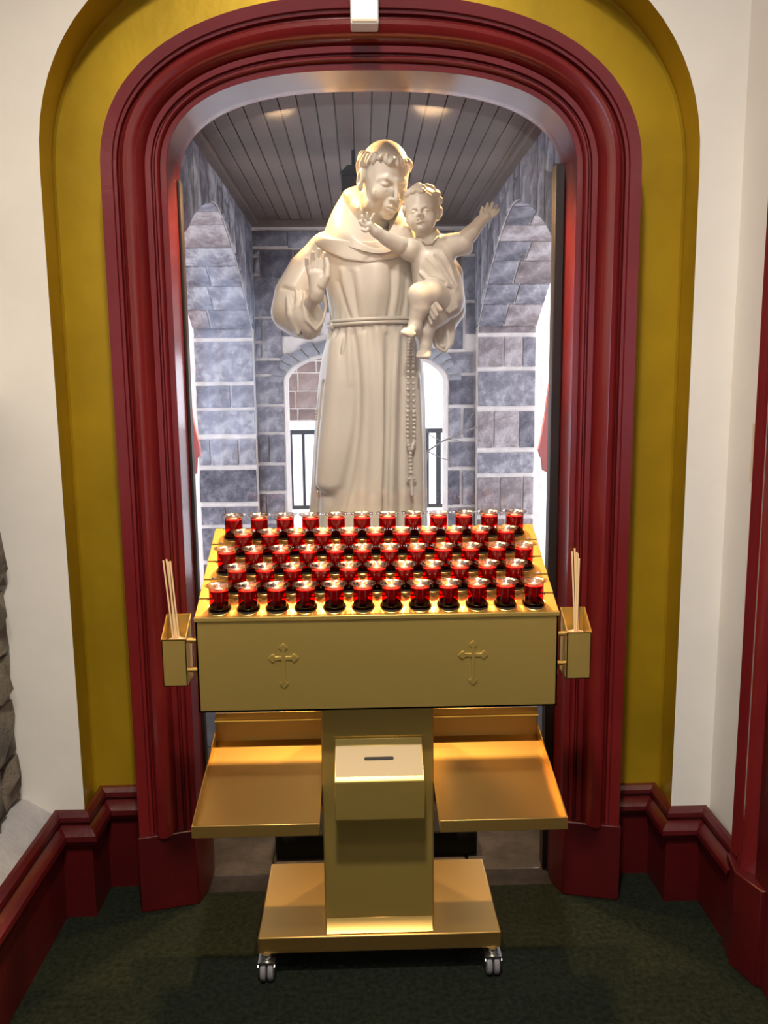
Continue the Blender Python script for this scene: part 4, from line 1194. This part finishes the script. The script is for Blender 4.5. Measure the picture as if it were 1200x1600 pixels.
# sand boxes on the sides
for s_ in (-1, 1):
    x0, x1 = (-.512, -.456) if s_ < 0 else (.438, .495)
    y0, y1, zb_, zf_, zk = 1.872, 1.940, .807, .920, .962
    q = MB(); t_ = .002
    q.box(x0, x1, y0, y0+t_, zb_, zf_); q.box(x0, x1, y1-t_, y1, zb_, zk); q.box(x0, x1, y0, y1, zb_, zb_+t_)
    for xa, xb in ((x0, x0+t_), (x1-t_, x1)): q.prism([(y0, zb_), (y1, zb_), (y1, zk), (y0, zf_)], 'x', xa, xb)
    sb = q.build('sand_box', G, vs, sharp=25)
    rim = MB(); rim.tube([(x0, y0, zf_), (x1, y0, zf_), (x1, y1, zk), (x0, y1, zk)], .0022, 6, closed=True); rim.build('rim', GS, sb, sharp=40)
    sg = MB(); rows = []
    for i in range(8):
        rows.append([(x0+.0025+(x1-x0-.005)*j/7, y0+.0025+(y1-y0-.005)*i/7, .905+.012*math.sin(math.pi*i/7)*math.sin(math.pi*j/7)+random.uniform(-.001, .001)) for j in range(8)])
    sg.grid(rows); so = sg.build('sand', M['sand'], sb, sharp=60); so['kind'] = 'stuff'
    xin, xst = (x1, XC-HW) if s_ < 0 else (x0, XC+HW)
    for yy_, zz_ in ((1.886, .914), (1.886, .842)):
        MB().tube([(xin-.002*s_*-1, yy_, zz_), (xst+.001*s_*-1, yy_, zz_)], .0062, 10).build('bracket_rod', GS, sb, sharp=40)
    xm = (xin*0.35+xst*0.65)
    MB().tube([(xm, 1.93, .80), (xm, 1.93, .955)], .008, 10).build('bracket_bar', GS, sb, sharp=40)
# casters
def caster(x_, y_):
    e = empty('caster'); e.location = (0, 0, 0); e.parent = vs; e.matrix_parent_inverse = Matrix.Translation(-Vector(vs.location))
    return e
for x_, y_ in ((-.300, 1.925), (.277, 1.925), (-.300, 2.225), (.277, 2.225)):
    MBc = MB(); MBc.lathe([(0, .075), (.013, .075), (.013, .066), (.008, .062), (.008, .056), (0, .056)], (x_, y_, 0), 14)
    MBc.prism([(y_-.020, .030), (y_-.024, .050), (y_-.012, .059), (y_+.016, .059), (y_+.020, .045), (y_+.010, .030)], 'x', x_-.0215, x_-.0195)
    MBc.prism([(y_-.020, .030), (y_-.024, .050), (y_-.012, .059), (y_+.016, .059), (y_+.020, .045), (y_+.010, .030)], 'x', x_+.0195, x_+.0215)
    MBc.box(x_-.0215, x_+.0215, y_-.020, y_+.016, .056, .0595)
    cst = MBc.build('caster', M['chrome'], vs, sharp=30)
    for o_ in (-.0095, .0095):
        MB().lathe([(0, -.0085), (.020, -.0085), (.0265, -.006), (.0275, 0), (.0265, .006), (.020, .0085), (0, .0085)], (x_+o_, y_, .0278), 22, 'x').build('wheel', M['rubber'], cst, sharp=40)

# ------------------------------------------------------------------ votive candles
RB, RT, HC = .0232, .0325, .060
def cup_mesh():
    return MB().lathe([(0, .004), (.0215, .004), (RB, .009), (RB, HC-.009)], n=24).mesh('cup', 40)
def rim_mesh():
    return MB().lathe([(RB-.0006, HC-.0095), (RB+.0006, HC-.0085), (RB+.001, HC-.005), (RB+.003, HC-.002), (RB+.006, HC-.0005), (RT-.001, HC), (RT, HC+.0012), (RT-.001, HC+.0026), (RB+.005, HC+.0018), (RB, HC-.002), (RB-.0010, HC-.008)], n=28).mesh('rim', 60)
def wax_mesh():
    return MB().lathe([(0, .022), (.010, .022), (.014, .030), (.0205, HC-.016), (.0215, HC-.011), (.018, HC-.0098), (0, HC-.0105)], n=20).mesh('wax', 50)
def wick_mesh(sd):
    r_ = random.Random(sd); mb = MB()
    p = [(0, 0, HC-.016), (r_.uniform(-.001, .001), r_.uniform(-.001, .001), HC-.004), (r_.uniform(-.005, .005), r_.uniform(-.004, .002), HC+.006+r_.uniform(-.002, .003))]
    mb.tube(p, .0013, 6)
    mb.lathe([(0, HC-.0105), (.009, HC-.010), (.010, HC-.007), (.005, HC-.005), (0, HC-.005)], n=10)
    return mb.mesh('wick', 40)
proto = [cup_mesh(), rim_mesh(), wax_mesh()]
wicks = [wick_mesh(i) for i in range(6)]
for me, mm in zip(proto, ('red_glass', 'clear_glass', 'wax')): me.materials.append(M[mm])
for me in wicks: me.materials.append(M['wick'])
ORD = ['first', 'second', 'third', 'fourth', 'fifth', 'sixth', 'seventh', 'eighth', 'ninth', 'tenth', 'eleventh', 'twelfth']
ROWN = ['front row', 'second row from the front', 'middle row', 'fourth row from the front', 'back row']
cnt = {}
for k, x_, y_, z_ in candle_pos:
    i = cnt.get(k, 0); cnt[k] = i+1
    e = empty('votive_candle', (x_, y_, z_-.006)); e.rotation_euler.z = random.uniform(0, 6.28)
    tag(e, 'red glass votive candle, %s from the left in the %s' % (ORD[i], ROWN[k]), 'candle', 'votive candles on the gold stand')
    for nm, me in (('cup', proto[0]), ('rim', proto[1]), ('wax', proto[2]), ('wick', wicks[random.randrange(6)])):
        o = bpy.data.objects.new(nm, me); C.objects.link(o); o.parent = e

# ------------------------------------------------------------------ lighting sticks in the sand boxes
def sticks(tops, foots, side):
    for i, ((u, v, d), (fu, fv, fd)) in enumerate(zip(tops, foots)):
        a = at(fu, fv, fd); b = at(u, v, d)
        a = a+(a-b)/np.linalg.norm(a-b)*.012
        o = MB().tube([a, b], .0021, 6).build('lighting_stick', M['stick'], None, sharp=40)
        tag(o, 'thin pale wooden lighting stick, %s from the left in the %s sand box' % (ORD[i], side), 'stick', 'lighting sticks in the sand boxes')
sticks([(255, 876, 1.90), (260, 874, 1.905), (263, 878, 1.90), (266, 877, 1.91)], [(270, 993, 1.895), (276, 994, 1.90), (273, 992, 1.90), (279, 993, 1.905)], 'left')
sticks([(894, 862, 1.90), (898, 857, 1.905), (901, 863, 1.90), (903, 865, 1.91), (905, 873, 1.90)], [(898, 986, 1.895), (901, 986, 1.90), (899, 984, 1.905), (903, 985, 1.905), (901, 987, 1.895)], 'right')

# ------------------------------------------------------------------ small things on the walls
wb = empty('wall_sensor', (-.018, 2.17, 2.42)); tag(wb, 'small white plastic box fixed at the crown of the red frame', 'sensor')
MB().box(-.052, .016, 2.150, 2.200, 2.362, 2.50).build('housing', M['plastic'], wb, bevel=.004)
MB().box(-.048, .012, 2.147, 2.151, 2.366, 2.372).build('lens_strip', M['tape'], wb, bevel=.001)
p, q = at(1172, 657, 2.09), at(1160, 750, 2.07)
tag(MB().box(.9535, .9552, 2.055, 2.085, 1.245, 1.395).build('tape_strip', M['tape']), 'strip of tan tape on the right side wall', 'tape')
